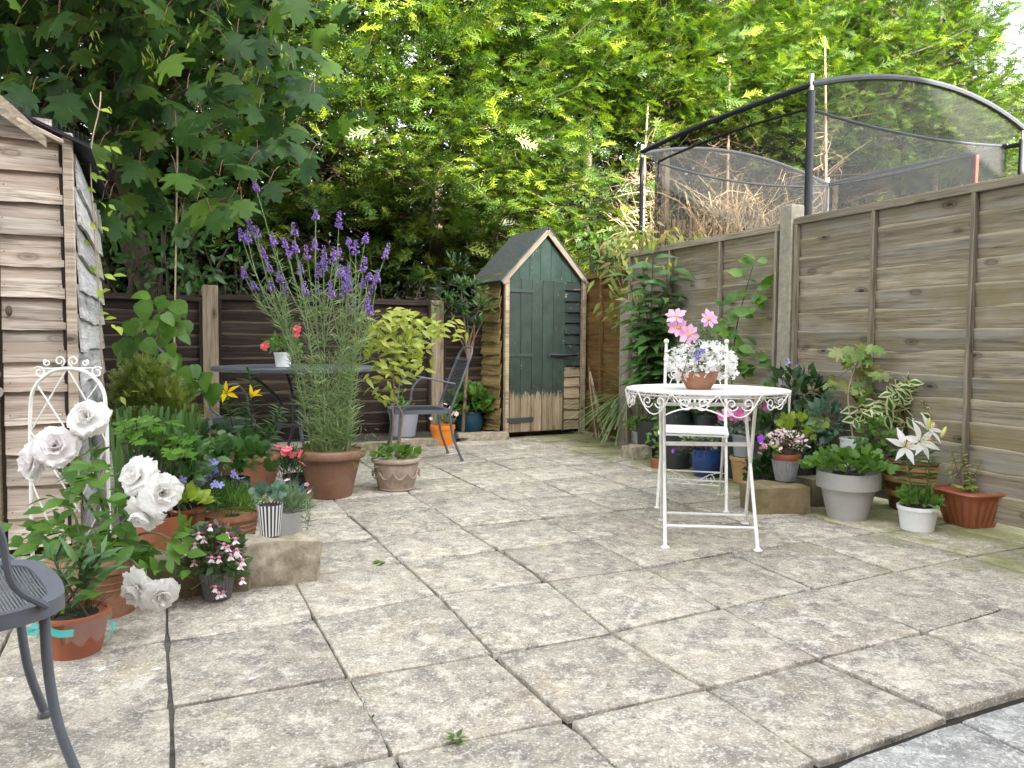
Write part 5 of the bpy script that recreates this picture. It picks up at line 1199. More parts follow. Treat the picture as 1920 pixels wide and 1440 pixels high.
bush(root, rng, LOB, L['blue'], s+V(0, 0, .045), (.05, .045, .035), 26, .042, asobj='blue_leaf', zmin=-.1); stems(root, M['stem'], s, [s+V(rng.normal()*.03, rng.normal()*.03, .05) for _ in range(7)], .0015, rng)
root, s, sp_ = potted('potted_pinks', 'grey leaved pinks in a tall plain grey pot', 'potted plant', potspec(545, 1040, 958, 50, 42), M['grey_pot'], GP)
n = 420; P, d = cloud(rng, n, s+V(0, 0, .02), (.085, .075, .10), .3, -.05); scatter('foliage', NEEDLE, L['grey'], root, P, d*.6+V(0, 0, .6)+rng.normal(size=(n, 3))*.4, rng.normal(size=(n, 3)), .055, rng)
for i, (x, y, xx, yy) in enumerate([(575, 925, 577, 990)]):
    n = 70; t = rng.random(n); P = at(x, y, s[1]-.08)*(1-t)[:, None]+at(xx, yy, s[1]-.1)*t[:, None]; scatter('trailing_shoot', NEEDLE, L['grey'], root, P, rng.normal(size=(n, 3))*.7+V(.2, -.3, .3), rng.normal(size=(n, 3)), .045, rng)
Pf = [at(575, 908, s[1]-.08), at(538, 900, s[1]), at(580, 922, s[1]-.08)]; faces(root, rng, STAR5F, Q['cosmos'], Pf, .014); stems(root, M['stem'], s, Pf, .0012, rng)
root, s, sp_ = potted('potted_pinks', 'coral pink flowers over dark foliage in a dark teal pot', 'potted plant', potspec(548, 985, 908, 46, 40), M['teal'], GP)
n = 300; P, d = cloud(rng, n, s+V(0, 0, .09), (.075, .06, .11), .2, -.4); scatter('foliage', NEEDLE, L['dark'], root, P, d*.3+V(0, 0, .8)+rng.normal(size=(n, 3))*.4, rng.normal(size=(n, 3)), .05, rng)
Pf = np.array([at(x, y, s[1]-.06) for x, y in [(521, 838), (530, 850), (538, 843), (552, 854), (564, 852), (567, 867), (534, 846), (545, 848)]]); faces(root, rng, T_star(7, .75, .25), Q['coral'], Pf, .024); stems(root, M['stem'], s, Pf, .0014, rng)

# ---- purple toadflax
M['stem_pale'] = plain('pale_green_stem', (.17, .25, .11), .6, .2, 20)
rng = np.random.default_rng(206)
root, s, sp_ = potted('potted_toadflax', 'tall purple flower spikes in a large brown plastic pot', 'potted plant', potspec(620, 937, 842, 120, 80), M['terra_brown'], GP, rim=(.045, .018), soil=.93)
c = sp_[0]; Yq = c[1]
SPK = [(478,347),(462,405),(451,435),(463,435),(510,442),(489,465),(498,486),(531,450),(550,424),(540,469),(552,459),(574,467),(592,399),(590,452),(562,495),(523,514),(535,531),(474,532),(455,506),(636,403),(607,467),(607,484),(625,469),(636,470),(654,452),(667,457),(687,441),(684,486),(728,461),(652,499),(636,502),(692,517),(701,532),(680,529),(619,532),(596,500),(570,532),(594,532),(645,534),(656,521),(662,562),(690,555),(707,512),(508,534),(695,579),(480,430),(640,505),(655,515)]
LP, LD, LS = [], [], []
FLO = (np.array([(0, 0, 0), (.5, .35, .25), (0, 1, .1), (-.5, .35, .25), (0, .5, -.45)]), np.array([(0, 1, 2), (0, 2, 3), (0, 4, 1), (0, 3, 4), (1, 4, 2), (2, 4, 3)]))
mains = []
for k, (x, y) in enumerate(sorted(SPK, key=lambda q: (q[0]*7+q[1]*13) % 3 != 0)):
    dy = rng.normal()*.10; tip = at(x, y, Yq+dy); b = s+V((x-600)/1400*Yq*.25+rng.normal()*.03, dy*.4+rng.normal()*.02, 0)
    main = (x*7+y*13) % 3 == 0 or not mains
    if main: bow = V((x-605)/1400*Yq*-.06, 0, .02); pts = curve(b, tip, bow, 9); mains.append((pts, LP, LD, LS))
    else:                                  # side shoot leaving the nearest main stem
        q_ = min(mains, key=lambda m_: np.linalg.norm(m_[0][-1]-tip))[0]; i_ = 5 if rng.random() < .6 else 4; pts = curve(q_[i_], tip, nrm(tip-q_[i_])*0+V((tip-q_[i_])[0]*.12, 0, -.02), 9)
    MB().tube(pts, np.linspace(.0038, .0018, 9), 5, False).build('stem', M['stem_pale'], root)
    nl = 95 if main else 16
    for t in rng.uniform(.02, .80, nl):
        p = np.array([np.interp(t, np.linspace(0, 1, 9), pts[:, q]) for q in range(3)]); LP.append(p); LD.append(nrm(V(rng.normal(), rng.normal(), .35+rng.random()*.5))); LS.append(.080*(1.1-.5*t))
    ln = rng.uniform(.06, .12); m_ = int(26+ln*160); tt = rng.random(m_); ax = nrm(pts[-1]-pts[-2]); P = tip+ax*.02-np.outer(tt*ln, ax); w_ = .02*np.sqrt(tt+.05)
    a = rng.uniform(0, 6.3, m_); rad = np.stack([np.cos(a), np.sin(a), 0*a], 1); scatter('flower_spike', FLO, Q['purple'], root, P+rad*w_[:, None]*.5, rad+ax*.4, rng.normal(size=(m_, 3)), .018*(.5+.6*tt), rng, kind=None)
    n = 26; tt = rng.random(n); P = tip-np.outer(ln+tt*.14, ax); a = rng.uniform(0, 6.3, n); rad = np.stack([np.cos(a), np.sin(a), 0*a+.4], 1); LP += list(P); LD += list(rad); LS += [.013]*n
n = 1500; h = rng.random(n)**1.6*.6; a = rng.uniform(0, 6.3, n); rr = (.07+.17*h)*rng.random(n)**.6
LP += list(s+np.stack([rr*np.cos(a), rr*np.sin(a), h], 1)); LD += list(nrm(np.stack([np.cos(a)*.7, np.sin(a)*.7, .6+0*a], 1)+rng.normal(size=(n, 3))*.4)); LS += list(rng.uniform(.04, .075, n))
LP = np.array(LP); scatter('leaves', NEEDLE, L['toad'], root, LP, np.array(LD), rng.normal(size=LP.shape), np.array(LS), rng)
n = 160; t = rng.random(n); P = s+V(.19, -.05, .05)+np.outer(t, V(.05, -.03, -.10))+rng.normal(size=(n, 3))*V(.06, .05, .06); scatter('trailing_shoots', NEEDLE, L['toad'], root, P, rng.normal(size=(n, 3))+V(.3, -.2, .4), rng.normal(size=(n, 3)), .04, rng)
# ---- nandina
rng = np.random.default_rng(207)
root, s, sp_ = potted('potted_nandina', 'golden leaved bamboo like shrub in a cast stone patterned pot', 'potted shrub', potspec(743, 923, 858, 86, 66), M['stonepot'], GP, rim=(.022, .012), bulge=.05)
Yn = s[1]
MB().lathe([(sp_[2]*1.02, 0), (sp_[2]*1.08, .012), (sp_[2]*1.0, .02)], sp_[0], 30).build('foot_ring', M['stonepot'], root)
for k in range(8):                     # moulded swags round the pot
    a = -PI/2+(k-3.5)*.62; rm = sp_[3]*1.03
    pts = [sp_[0]+V(rm*math.cos(a+t*.3), rm*math.sin(a+t*.3), sp_[1]*(.62-.2*(1-t*t))) for t in np.linspace(-1, 1, 9)]; MB().tube(pts, .005, 6).build('swag', M['stonepot'], root)
bush(root, rng, HRT, L['fresh'], s+V(0, -.02, .03), (.14, .12, .055), 85, .042, zmin=-.1, asobj='ground_leaf')
j1 = at(753, 735, Yn); MB().tube(catmull([s+V(.01, 0, 0), at(752, 800, Yn), at(754, 775, Yn), at(742, 752, Yn), at(738, 715, Yn), at(740, 660, Yn)], 4), np.linspace(.009, .004, 21), 7).build('trunk', M['bark_pale'], root)
MB().tube(catmull([s+V(-.06, 0, 0), at(738, 800, Yn), at(736, 768, Yn), at(742, 745, Yn)], 4), np.linspace(.007, .004, 13), 7).build('trunk', M['bark_pale'], root)
T_ = [(700, 640, 5), (715, 615, 6), (740, 600, 7), (765, 610, 6), (745, 630, 7), (770, 650, 7), (720, 660, 6), (750, 665, 6), (700, 620, 4), (790, 625, 5), (810, 615, 5), (835, 620, 5), (825, 605, 3), (790, 690, 4), (720, 700, 6), (710, 740, 5), (765, 690, 5), (700, 690, 4), (755, 640, 6), (730, 640, 6), (735, 690, 5), (690, 600, 3), (760, 585, 4), (695, 655, 4), (745, 590, 5), (780, 670, 4), (800, 630, 3)]
P = []; 
for x, y, n_ in T_:
    e = at(x, y, Yn+rng.normal()*.07); MB().tube(curve(at(740, 665, Yn), e, rng.normal(size=3)*.02, 4), .0016, 4, False).build('twig', M['stem'], root)
    for _ in range(n_+7): P.append(e+rng.normal(size=3)*V(.05, .05, .04))
P = np.array(P); n = len(P); pieces('leaf', 'nandina_leaf', T_leaf(.44, .25, .12, 3, .4), L['golden'], root, P, rng.normal(size=(n, 3))*V(1, .4, .45)+V(0, 0, -.15), V(0, -.9, .6)+rng.normal(size=(n, 3))*.3, .078*rng.uniform(.7, 1.15, n))

# ---- pots along the back fence
rng = np.random.default_rng(208); ZB = .05
root, s, sp_ = potted('plant_pot', 'tall lilac grey plastic pot behind the golden shrub', 'pot', potspec(757, 827, 767, 58, 42, 0), M['lilac_grey'], None, rim=(.03, .006))
n = 60; P, d = cloud(rng, n, s+V(-.05, 0, .05), (.14, .1, .08), .3, -.1); scatter('foliage', SMALL, L['fresh'], root, P, d+V(0, 0, .4), V(0, -.3, 1)+d*.3, .05, rng)
root, s, sp_ = potted('potted_pinks', 'pale pink flowers in a bright orange pot', 'potted plant', potspec(830, 837, 797, 46, 37), M['orange'], GP, rim=(.035, .003))
n = 260; P, d = cloud(rng, n, s+V(0, 0, .03), (.11, .09, .10), .2, -.1); scatter('foliage', NEEDLE, L['grey'], root, P, d*.5+V(0, 0, .8)+rng.normal(size=(n, 3))*.3, rng.normal(size=(n, 3)), .06, rng)
faces(root, rng, T_star(6, .7, .2), Q['rosepink'], np.array([at(x, y, s[1]-.06) for x, y in [(808, 785), (838, 772), (845, 765), (830, 762), (822, 758), (848, 775), (843, 780), (856, 776), (815, 765), (835, 758)]]), .022)
root, s, sp_ = potted('potted_geranium', 'bright green lobed leaves in a dark teal blue glazed pot', 'potted plant', potspec(880, 817, 772, 52, 40, .0), M['teal'], GP, bulge=.13, rim=(.014, .006))
bush(root, rng, LOB, L['fresh'], s+V(.03, -.03, .10), (.27, .17, .17), 210, .085, asobj='geranium_leaf', zmin=-.35, up=.6); stems(root, M['stem'], s, [s+V(rng.normal()*.1, rng.normal()*.07, .14) for _ in range(14)], .002, rng)
bush(root, rng, LOB, L['fresh'], at(815, 745, s[1]), (.09, .08, .1), 24, .08)
# shrub with twisted trunk by the post
rng = np.random.default_rng(209)
b = at(868, 700, 7.55); b[2] = 0.02; root = thing('pieris_shrub', 'small evergreen shrub with twisted bare trunk between post and green shed', 'shrub', b)
top = at(880, 650, 7.5)
for e in [(845, 585), (875, 560), (900, 570), (865, 545), (890, 600), (850, 610), (910, 590)]:
    MB().tube(catmull([b, at(876, 690, 7.5), top+rng.normal(size=3)*.03, at(e[0], e[1], 7.45)], 4), np.linspace(.018, .005, 13), 6).build('trunk', M['bark_pale'], root)
for (x, y, rx, n_) in [(845, 575, .16, 60), (880, 545, .18, 80), (905, 580, .15, 70), (895, 615, .1, 40), (850, 540, .15, 50), (870, 590, .12, 40), (855, 500, .14, 40)]:
    bush(root, rng, T_leaf(.25, .2, .1, 3, .4), L['dark'] if n_ < 60 else L['mid'], at(x, y, 7.4), (rx, .12, .11), n_, .075)
# ---- things on and by the garden table
rng = np.random.default_rng(210)
c = at(531, 692, 5.75); c[2] = .752; top = at(531, 663, 5.75)
root = thing('potted_geranium', 'pink flowered plant in a cream white pot on the garden table', 'potted plant', c, GP)
s = pot(root, c, max(.11, top[2]-.752), .055, .066, M['white_plastic'], rim=(.015, .003))
bush(root, rng, SMALL, L['fresh'], s+V(0, 0, .05), (.13, .1, .07), 130, .05); 
for (x, y) in [(497, 649), (557, 618), (556, 626)]:
    e = at(x, y, 5.6); MB().tube(curve(s, e, (0, 0, .04), 5), .0025, 5, False).build('stem', M['stem'], root)
    flower(root, e, (0, -1, .3), [(6, 1.3, .035, PET, 'g_petal', 0), (5, .6, .028, PET, 'g_petal', .4)], Q['coral'], rng, Q['coral'], 'flower')
# yellow lily and its dark leafed companions
rng = np.random.default_rng(211)
root, s, sp_ = potted('potted_lily', 'yellow flowering lily on dark leafy stems in a terracotta pot', 'lily pot', potspec(470, 925, 850, 120, 84), M['terracotta'], GP, rim=(.03, .006))
Yl = s[1]
def lily_flower(root, c, ax, R, mat, rng, key='lily_petal'):
    o = flower(root, c, ax, [(3, 1.02, R, LILP, key, 0), (3, .92, R, LILP, key, PI/3)], mat, rng, M['stem'], 'lily_flower', eyer=.006)
    ax = nrm(np.asarray(ax, float)); u = nrm(np.cross(ax, V(.3, .2, .93))); v = np.cross(ax, u)
    for k in range(6):
        a = k*PI/3+.3; e = c+ax*R*.55+(u*math.cos(a)+v*math.sin(a))*R*.2; MB().tube([c, e], .0012, 4, False).build('stamen', Q['bud'], o); MB().tube([e-u*.005, e+u*.005], .0025, 5).build('anther', Q['gold'], o)
for (x, y, bx_, n_) in [(425, 745, -.09, 40), (465, 690, -.01, 44), (455, 760, .02, 34), (525, 765, .10, 34), (495, 800, .05, 26)]:
    e = at(x, y, Yl+rng.normal()*.06); leafy_stem(root, s+V(bx_*.6, 0, 0), e, rng, LANCE, 'lily_leaf', L['lily'], n_, .10, .004, M['stem_dark'], .12, .5, ang=.9)
lily_flower(root, at(425, 738, Yl-.06), (-.1, -.75, .65), .075, Q['yellow'], rng)
flower(root, at(470, 745, Yl-.05), (.5, -.3, .7), [(5, .25, .07, LILP, 'lily_petal', 0)], Q['yellow'], rng, M['stem'], 'flower_bud')
# ferny, oak like and heart leaved plants in the left corner
def simple_pot(name, label, cat, c, H, rb, rt, mat, **k):
    root = thing(name, label, cat, c, GP); return root, pot(root, c, H, rb, rt, mat, **k)
rng = np.random.default_rng(212)
c = G(285, 990)+V(0, 0, 0); c = V(at(290, 800, 3.9)[0], 3.9, 0); root, s = simple_pot('potted_conifer', 'feathery dwarf conifer beside the pale shed', 'conifer', c, .22, .10, .13, M['black_plastic'])
for (x, y, rx, rz, n_) in [(270, 725, .13, .13, 620), (310, 755, .13, .11, 520), (250, 775, .13, .12, 420), (330, 785, .10, .07, 320), (285, 790, .17, .12, 500)]:
    P, d = cloud(rng, n_, at(x, y, 3.9), (rx, .13, rz), .2, -1); scatter('foliage', SPR[0], L['conifer'], root, P, d*.6+V(0, -.1, .5)+rng.normal(size=(n_, 3))*.4, rng.normal(size=(n_, 3)), .07*rng.uniform(.6, 1.3, n_), rng)
MB().tube([s, at(285, 760, 3.9)], .012, 6).build('trunk', M['bark'], root)
c = V(at(285, 880, 3.35)[0], 3.35, 0); root, s = simple_pot('potted_rush', 'tuft of thin upright rushes in a dark pot below the dwarf conifer', 'rush', c, .20, .12, .14, M['black_plastic'])
n = 230; a = rng.uniform(0, 6.3, n); rr = .16*np.sqrt(rng.random(n)); P = s+np.stack([rr*np.cos(a), rr*np.sin(a), 0*a], 1); P[:, 0] *= 1; scatter('rushes', T_leaf(.010, .06, 0, 3, .3), L['mid'], root, P, V(0, 0, 1)+rng.normal(size=(n, 3))*.06, V(0, -1, 0)+rng.normal(size=(n, 3))*.2, rng.uniform(.25, .48, n), rng)
c = V(at(300, 830, 3.1)[0], 3.12, 0); root, s = simple_pot('potted_oak', 'oak seedling with lobed leaves behind the white rose', 'seedling', c, .22, .09, .11, M['terra_plastic'])
pl = [(225, 790), (250, 800), (270, 795), (290, 805), (310, 800), (330, 815), (345, 830), (300, 825), (265, 815), (240, 825), (280, 835), (315, 840), (350, 845), (335, 855), (235, 810), (215, 830), (305, 790), (325, 835)]
P = np.array([at(x+rng.normal()*8, y+rng.normal()*6, 3.1+rng.normal()*.08) for x, y in pl for _ in range(3)]); n = len(P)
pieces('leaf', 'oak_leaf', OAKT, L['fresh'], root, P, rng.normal(size=(n, 3))*V(1, .5, .2)+V(.2, -.2, 0), V(0, -.4, 1)+rng.normal(size=(n, 3))*.2, .085*rng.uniform(.7, 1.2, n)); stems(root, M['bark'], s, P[::4], .003, rng)
rng = np.random.default_rng(213)
c = V(at(285, 700, 4.7)[0], 4.7, 0); root, s = simple_pot('potted_lilac', 'sapling with large heart shaped leaves in front of the dark fence', 'sapling', c, .24, .11, .13, M['black_plastic'])
pl = [(265, 565), (285, 555), (305, 560), (325, 565), (338, 580), (300, 585), (280, 600), (255, 600), (235, 610), (320, 610), (345, 600), (300, 625), (265, 640), (335, 630), (310, 650), (245, 640), (290, 675), (360, 690), (385, 700), (345, 705), (395, 720), (255, 680), (230, 660), (370, 715), (330, 660), (275, 625), (310, 600), (335, 690), (240, 690), (225, 640)]
P = np.array([at(x+rng.normal()*5, y+rng.normal()*5, 4.65+rng.normal()*.12) for x, y in pl for _ in range(2)]); n = len(P)
pieces('leaf', 'heart_leaf', HRT, L['fresh'], root, P, rng.normal(size=(n, 3))*V(.6, .3, .3)+V(0, -.25, -.75), V(0, -.8, .6)+rng.normal(size=(n, 3))*.3, .125*rng.uniform(.75, 1.2, n))
for (x, y) in [(300, 580), (262, 600), (335, 600), (375, 700), (250, 650)]: MB().tube(catmull([s, at(285, 720, 4.7), at(x, y, 4.65)], 4), np.linspace(.008, .003, 9), 6).build('stem', M['bark_pale'], root)
# leafy filler pots low on the left
rng = np.random.default_rng(214)
for (x, y, Y, rx, rz, n_, sz, lm, tm, lb, ob) in [(430, 860, 3.75, .20, .09, 120, .06, 'mid', LOB, 'low leafy plant in a dark pot behind the blue star flowers', 'b'), (340, 860, 3.3, .16, .10, 90, .055, 'mid', OVAL, 'mid green bushy plant between oak seedling and star flowers', 'a'), (560, 860, 4.6, .06, .05, 14, .07, 'fresh', LOB, 'small plant with scalloped leaves left of the brown pot', 'c'), (380, 830, 4.2, .2, .1, 90, .06, 'dark', OVAL, 'dark leafy plant in front of the half hidden chair', 'd')]:
    c = at(x, y, Y); z = c[2]; root, s = simple_pot('potted_plant', lb, 'potted plant', V(c[0], c[1], 0), max(.12, z-.10), .08, .10, M['black_plastic'])
    bush(root, rng, tm, L[lm], V(c[0], c[1], z), (rx, .13, rz), n_, sz, asobj='filler_'+ob); stems(root, M['stem'], s, [V(c[0], c[1], z)+rng.normal(size=3)*V(.06, .05, .03) for _ in range(8)], .002, rng)
# red tub under the chair
c = V(at(372, 840, 4.9)[0], 4.9, 0); root, s = simple_pot('plant_pot', 'dark red pot beneath the half hidden mesh chair', 'pot', c, .26, .10, .125, plain('red_glaze', (.16, .015, .015), .3, .2, 8), rim=(.02, .004))
# climbing vine on a wire by the pale shed
rng = np.random.default_rng(215)
b = at(196, 900, 3.75); b[2] = 0; root = thing('climbing_vine', 'thin climbing vine with lime leaves rising beside the pale shed', 'vine', b)
v1 = catmull([b, at(194, 800, 3.7), at(190, 640, 3.65), at(176, 420, 3.6), at(170, 290, 3.6), at(186, 205, 3.6), at(189, 172, 3.6)], 6); MB().tube(v1, .003, 5, False).build('stem', M['cane'], root)
v2 = catmull([b+V(.02, 0, 0), at(190, 690, 3.65), at(184, 470, 3.6), at(180, 400, 3.6)], 6); MB().tube(v2, .002, 5, False).build('stem', M['cane'], root)
for (x, y) in [(168, 175), (205, 200)]: MB().tube(catmull([at(186, 205, 3.6), at((x+186)/2, (y+205)/2+6, 3.6), at(x, y, 3.6)], 4), .002, 4, False).build('tendril', M['cane'], root)
pl = [(160, 310), (172, 305), (180, 310), (186, 325), (175, 330), (195, 270), (212, 275), (165, 350), (158, 355), (185, 377), (205, 382), (190, 410), (205, 408), (180, 430), (200, 435), (162, 465), (170, 460), (175, 505), (195, 515), (210, 515), (178, 540), (190, 545), (183, 590), (195, 595), (210, 608), (222, 612), (230, 732), (245, 735), (225, 745), (170, 500), (176, 325), (188, 205), (205, 198)]
P = np.array([at(x+rng.normal()*2, y+rng.normal()*2, 3.6+rng.normal()*.03) for x, y in pl]); n = len(P)
pieces('leaf', 'vine_leaf', OVAL, L['lime'], root, P, rng.normal(size=(n, 3))*V(1, .3, .35)+V(.5, -.1, -.1), V(0, -.6, .8)+rng.normal(size=(n, 3))*.3, .058*rng.uniform(.6, 1.1, n))
a = at(318, 600, 5.4); a[2] = 0; o = MB().tube([a, at(333, 268, 5.4)], .006, 6).build('garden_cane', M['cane'], None, loc=a); tag(o, 'tall upright bamboo cane rising against the sycamore leaves', 'cane')

# ================================================================== right hand side
rng = np.random.default_rng(301)
# dark square planter with wispy grass and the tall lily clump
c, H, rb, rt = potspec(1186, 830, 752, 60, 54); root = thing('square_planter', 'dark green square planter with wispy grass near the green shed', 'planter', c, GP)
MB().add([c+V(x*rb, y*rb, 0) for x, y in ((-1, -1), (1, -1), (1, 1), (-1, 1))]+[c+V(x*rt, y*rt, H) for x, y in ((-1, -1), (1, -1), (1, 1), (-1, 1))], [(0, 1, 5, 4), (1, 2, 6, 5), (2, 3, 7, 6), (3, 0, 4, 7), (3, 2, 1, 0), (4, 5, 6, 7)]).build('pot', plain('dark_green_plastic', (.02, .04, .035), .5, .2, 8), root, smooth=False, bevel=.006)
MB().lathe([(.01, 0), (rt*.9, .0), (rt*.9, .004), (.01, .01)], c+V(0, 0, H+.001), 16).build('soil', M['compost'], root)
s = c+V(0, 0, H); n = 240; d = nrm(rng.normal(size=(n, 3))*V(1, .8, .3)+V(-.25, -.3, .55)); scatter('grass', T_leaf(.012, .75, 0, 5, .2), L['toad'], root, s+rng.normal(size=(n, 3))*V(.04, .04, .005), d, V(0, 0, 1), rng.uniform(.25, .6, n), rng)
Yc = 6.35; c = at(1225, 760, Yc); c = V(c[0], Yc, 0); root, s = simple_pot('potted_lily', 'clump of tall unopened lilies with broad glossy leaves before the fence', 'lily clump', c, .30, .12, .15, M['black_plastic'])
for (x, y, n_) in [(1180, 520, 26), (1205, 500, 30), (1225, 475, 32), (1250, 515, 28), (1262, 505, 26), (1235, 560, 24), (1195, 570, 22), (1300, 520, 24), (1310, 510, 20), (1210, 610, 20), (1245, 620, 20)]:
    e = at(x, y, Yc-.1+rng.normal()*.1); leafy_stem(root, s+V(rng.normal()*.06, rng.normal()*.05, 0), e, rng, LANCEB, 'broad_lily_leaf', L['lily'], int(n_*.75), .26, .007, M['stem_dark'], .3, .5, ang=1.0, taper=.25)
    for k in range(3): 
        o = e+V(rng.normal()*.02, rng.normal()*.02, .02); pieces('bud', 'lily_bud', T_leaf(.3, .1, .3, 3, .45), L['lime'], root, [o], [V(rng.normal()*.4, rng.normal()*.3, .9)], [V(0, -1, .1)], [.07])
# nandina like shrub with bronze tips behind them
c = at(1200, 700, 7.3); c = V(c[0], 7.3, 0); root, s = simple_pot('potted_nandina', 'tall shrub with drooping bronze green leaves beside the green shed', 'shrub', c, .32, .12, .15, M['black_plastic'])
pts = [(1150, 445), (1175, 435), (1200, 440), (1225, 445), (1250, 455), (1275, 450), (1165, 470), (1190, 475), (1215, 480), (1240, 490), (1150, 500), (1170, 510), (1195, 520), (1145, 540), (1220, 515), (1260, 475), (1180, 455), (1235, 465), (1285, 465), (1155, 560), (1165, 590)]
P = []
for x, y in pts:
    e = at(x, y, 7.2+rng.normal()*.12); MB().tube(catmull([s+rng.normal(size=3)*V(.04, .04, 0), at(1205+(x-1205)*.4, 600, 7.25), e], 5), np.linspace(.005, .002, 11), 5, False).build('stem', M['cane'], root)
    for _ in range(14): P.append(e+rng.normal(size=3)*V(.10, .09, .08))
P = np.array(P); n = len(P); pieces('leaf', 'nandina_leaf_bronze', T_leaf(.34, .35, .1, 3, .4), L['red'], root, P, rng.normal(size=(n, 3))*V(.8, .4, .4)+V(0, -.1, -.45), V(0, -.9, .5)+rng.normal(size=(n, 3))*.3, .125*rng.uniform(.7, 1.2, n))
# small pots at the foot
rng = np.random.default_rng(302)
stone('stone_block', 'small pale stone under the grey mint pot', G(1196, 862)+V(0, .08, .05), (.20, .16, .11), YAW, rng, amp=.014)
root, s, sp_ = potted('potted_mint', 'mint in a small grey plastic pot on a stone', 'potted plant', potspec(1204, 832, 808, 38, 32, .10), M['grey_mid'], GP, rim=(.02, .003))
bush(root, rng, SMALL, L['fresh'], s+V(-.01, 0, .05), (.13, .1, .065), 190, .036, zmin=-.3)
root, s, sp_ = potted('potted_plant', 'trailing leafy plant in a tiny orange brown pot left of the white chair', 'potted plant', potspec(1236, 879, 858, 34, 30), M['terra_plastic'], GP)
P = np.array([at(x+rng.normal()*6, y+rng.normal()*6, s[1]-.02+rng.normal()*.03) for x, y in [(1222, 815), (1228, 790), (1235, 830), (1240, 850), (1225, 840), (1245, 845), (1255, 838), (1232, 805), (1218, 850), (1240, 800)] for _ in range(4)]); n = len(P)
pieces('leaf', 'trail_leaf', OVAL, L['fresh'], root, P, rng.normal(size=(n, 3))*V(1, .5, .4), V(0, -.6, .8)+rng.normal(size=(n, 3))*.3, .05*rng.uniform(.7, 1.2, n)); stems(root, M['stem'], s, P[::5], .002, rng)
root, s, sp_ = potted('potted_plant', 'pale leaved plant in a dark teal pot behind the white chair legs', 'potted plant', potspec(1274, 868, 835, 44, 36), M['teal'], GP, bulge=.1)
bush(root, rng, OVAL, L['cream'], s+V(.02, -.04, .03), (.12, .1, .05), 50, .05); bush(root, rng, OVAL, L['mid'], s+V(0, 0, .06), (.12, .1, .05), 50, .05)
root, s, sp_ = potted('potted_heather', 'wiry purple tinged plant in a round cobalt blue glazed pot', 'potted plant', potspec(1326, 896, 842, 58, 46), M['blue'], GP, bulge=.14)
n = 420; P, d = cloud(rng, n, s+V(-.06, -.03, .02), (.19, .12, .07), .2, -.7); scatter('foliage', NEEDLE, L['brown'], root, P, d+V(0, 0, .3)+rng.normal(size=(n, 3))*.4, rng.normal(size=(n, 3)), .035, rng)
bush(root, rng, SMALL, L['grey'], s+V(-.03, 0, .07), (.18, .12, .05), 140, .03); faces(root, rng, STAR5, Q['veronica'], [at(1322, 838, s[1]-.1), at(1262, 846, s[1]-.1)], .018)
# dark trays and foliage behind the chair
for (x0, x1, y0, y1, Y, lb) in [(1232, 1300, 775, 800, 5.75, 'black plastic tub behind the white chair, left one'), (1300, 1345, 780, 812, 5.65, 'black plastic tub behind the white chair, right one')]:
    c = at((x0+x1)/2, y1, Y); r = (x1-x0)/2*Y/F; root, s = simple_pot('plant_tub', lb, 'tub', V(c[0], c[1], 0), c[2]+.14, r*.85, r, M['black_plastic'], rim=(.02, .004))
    bush(root, rng, OVAL, L['mid'], s+V(0, 0, .05), (r*1.1, r, .06), 55, .06, asobj='tub_leaf'); bush(root, rng, SMALL, L['dark'], s+V(0, 0, .06), (r*1.2, r, .09), 120, .04)
# grey pot upon a yellow terracotta pot: petunias
rng = np.random.default_rng(303)
sp1 = potspec(1395, 907, 856, 52, 40); root = thing('plant_pot', 'upturned yellowish terracotta pot under the petunia pot', 'pot', sp1[0]); pot(root, *sp1, M['terra_yellow'], rim=(.022, .006), soil=.985)
c = sp1[0]+V(0, 0, sp1[1]+.004); root = thing('potted_petunia', 'pink petunias in a mid grey pot standing on a terracotta pot', 'petunia', c, GP); s = pot(root, c, .15, .072, .088, M['grey_mid'], rim=(.018, .003))
n = 260; P, d = cloud(rng, n, s+V(-.02, 0, .05), (.17, .13, .09), .2, -.4); scatter('foliage', SMALL, L['blue'], root, P, d+V(0, 0, .3)+rng.normal(size=(n, 3))*.4, V(0, -.3, .8)+d*.4, .034, rng)
P = np.array([at(x+rng.normal()*3, y+rng.normal()*3, s[1]-.08+rng.normal()*.03) for x, y in [(1350, 778), (1356, 783), (1365, 776), (1380, 782), (1392, 778), (1398, 786), (1403, 772), (1410, 748), (1418, 755), (1425, 760), (1402, 742), (1408, 762), (1385, 772), (1395, 768)]])
for k, p in enumerate(P): flower(root, p, (rng.normal()*.4, -.9, .5), [(5, 1.25, .04, PET, 'petunia_petal', rng.random())], Q['cosmos'] if k % 3 else Q['magenta'], rng, Q['veronica'], eyer=.004)
bush(root, rng, PETW, Q['rosepink'], at(1395, 782, s[1]-.02), (.07, .05, .05), 45, .03, name='faded_blooms')
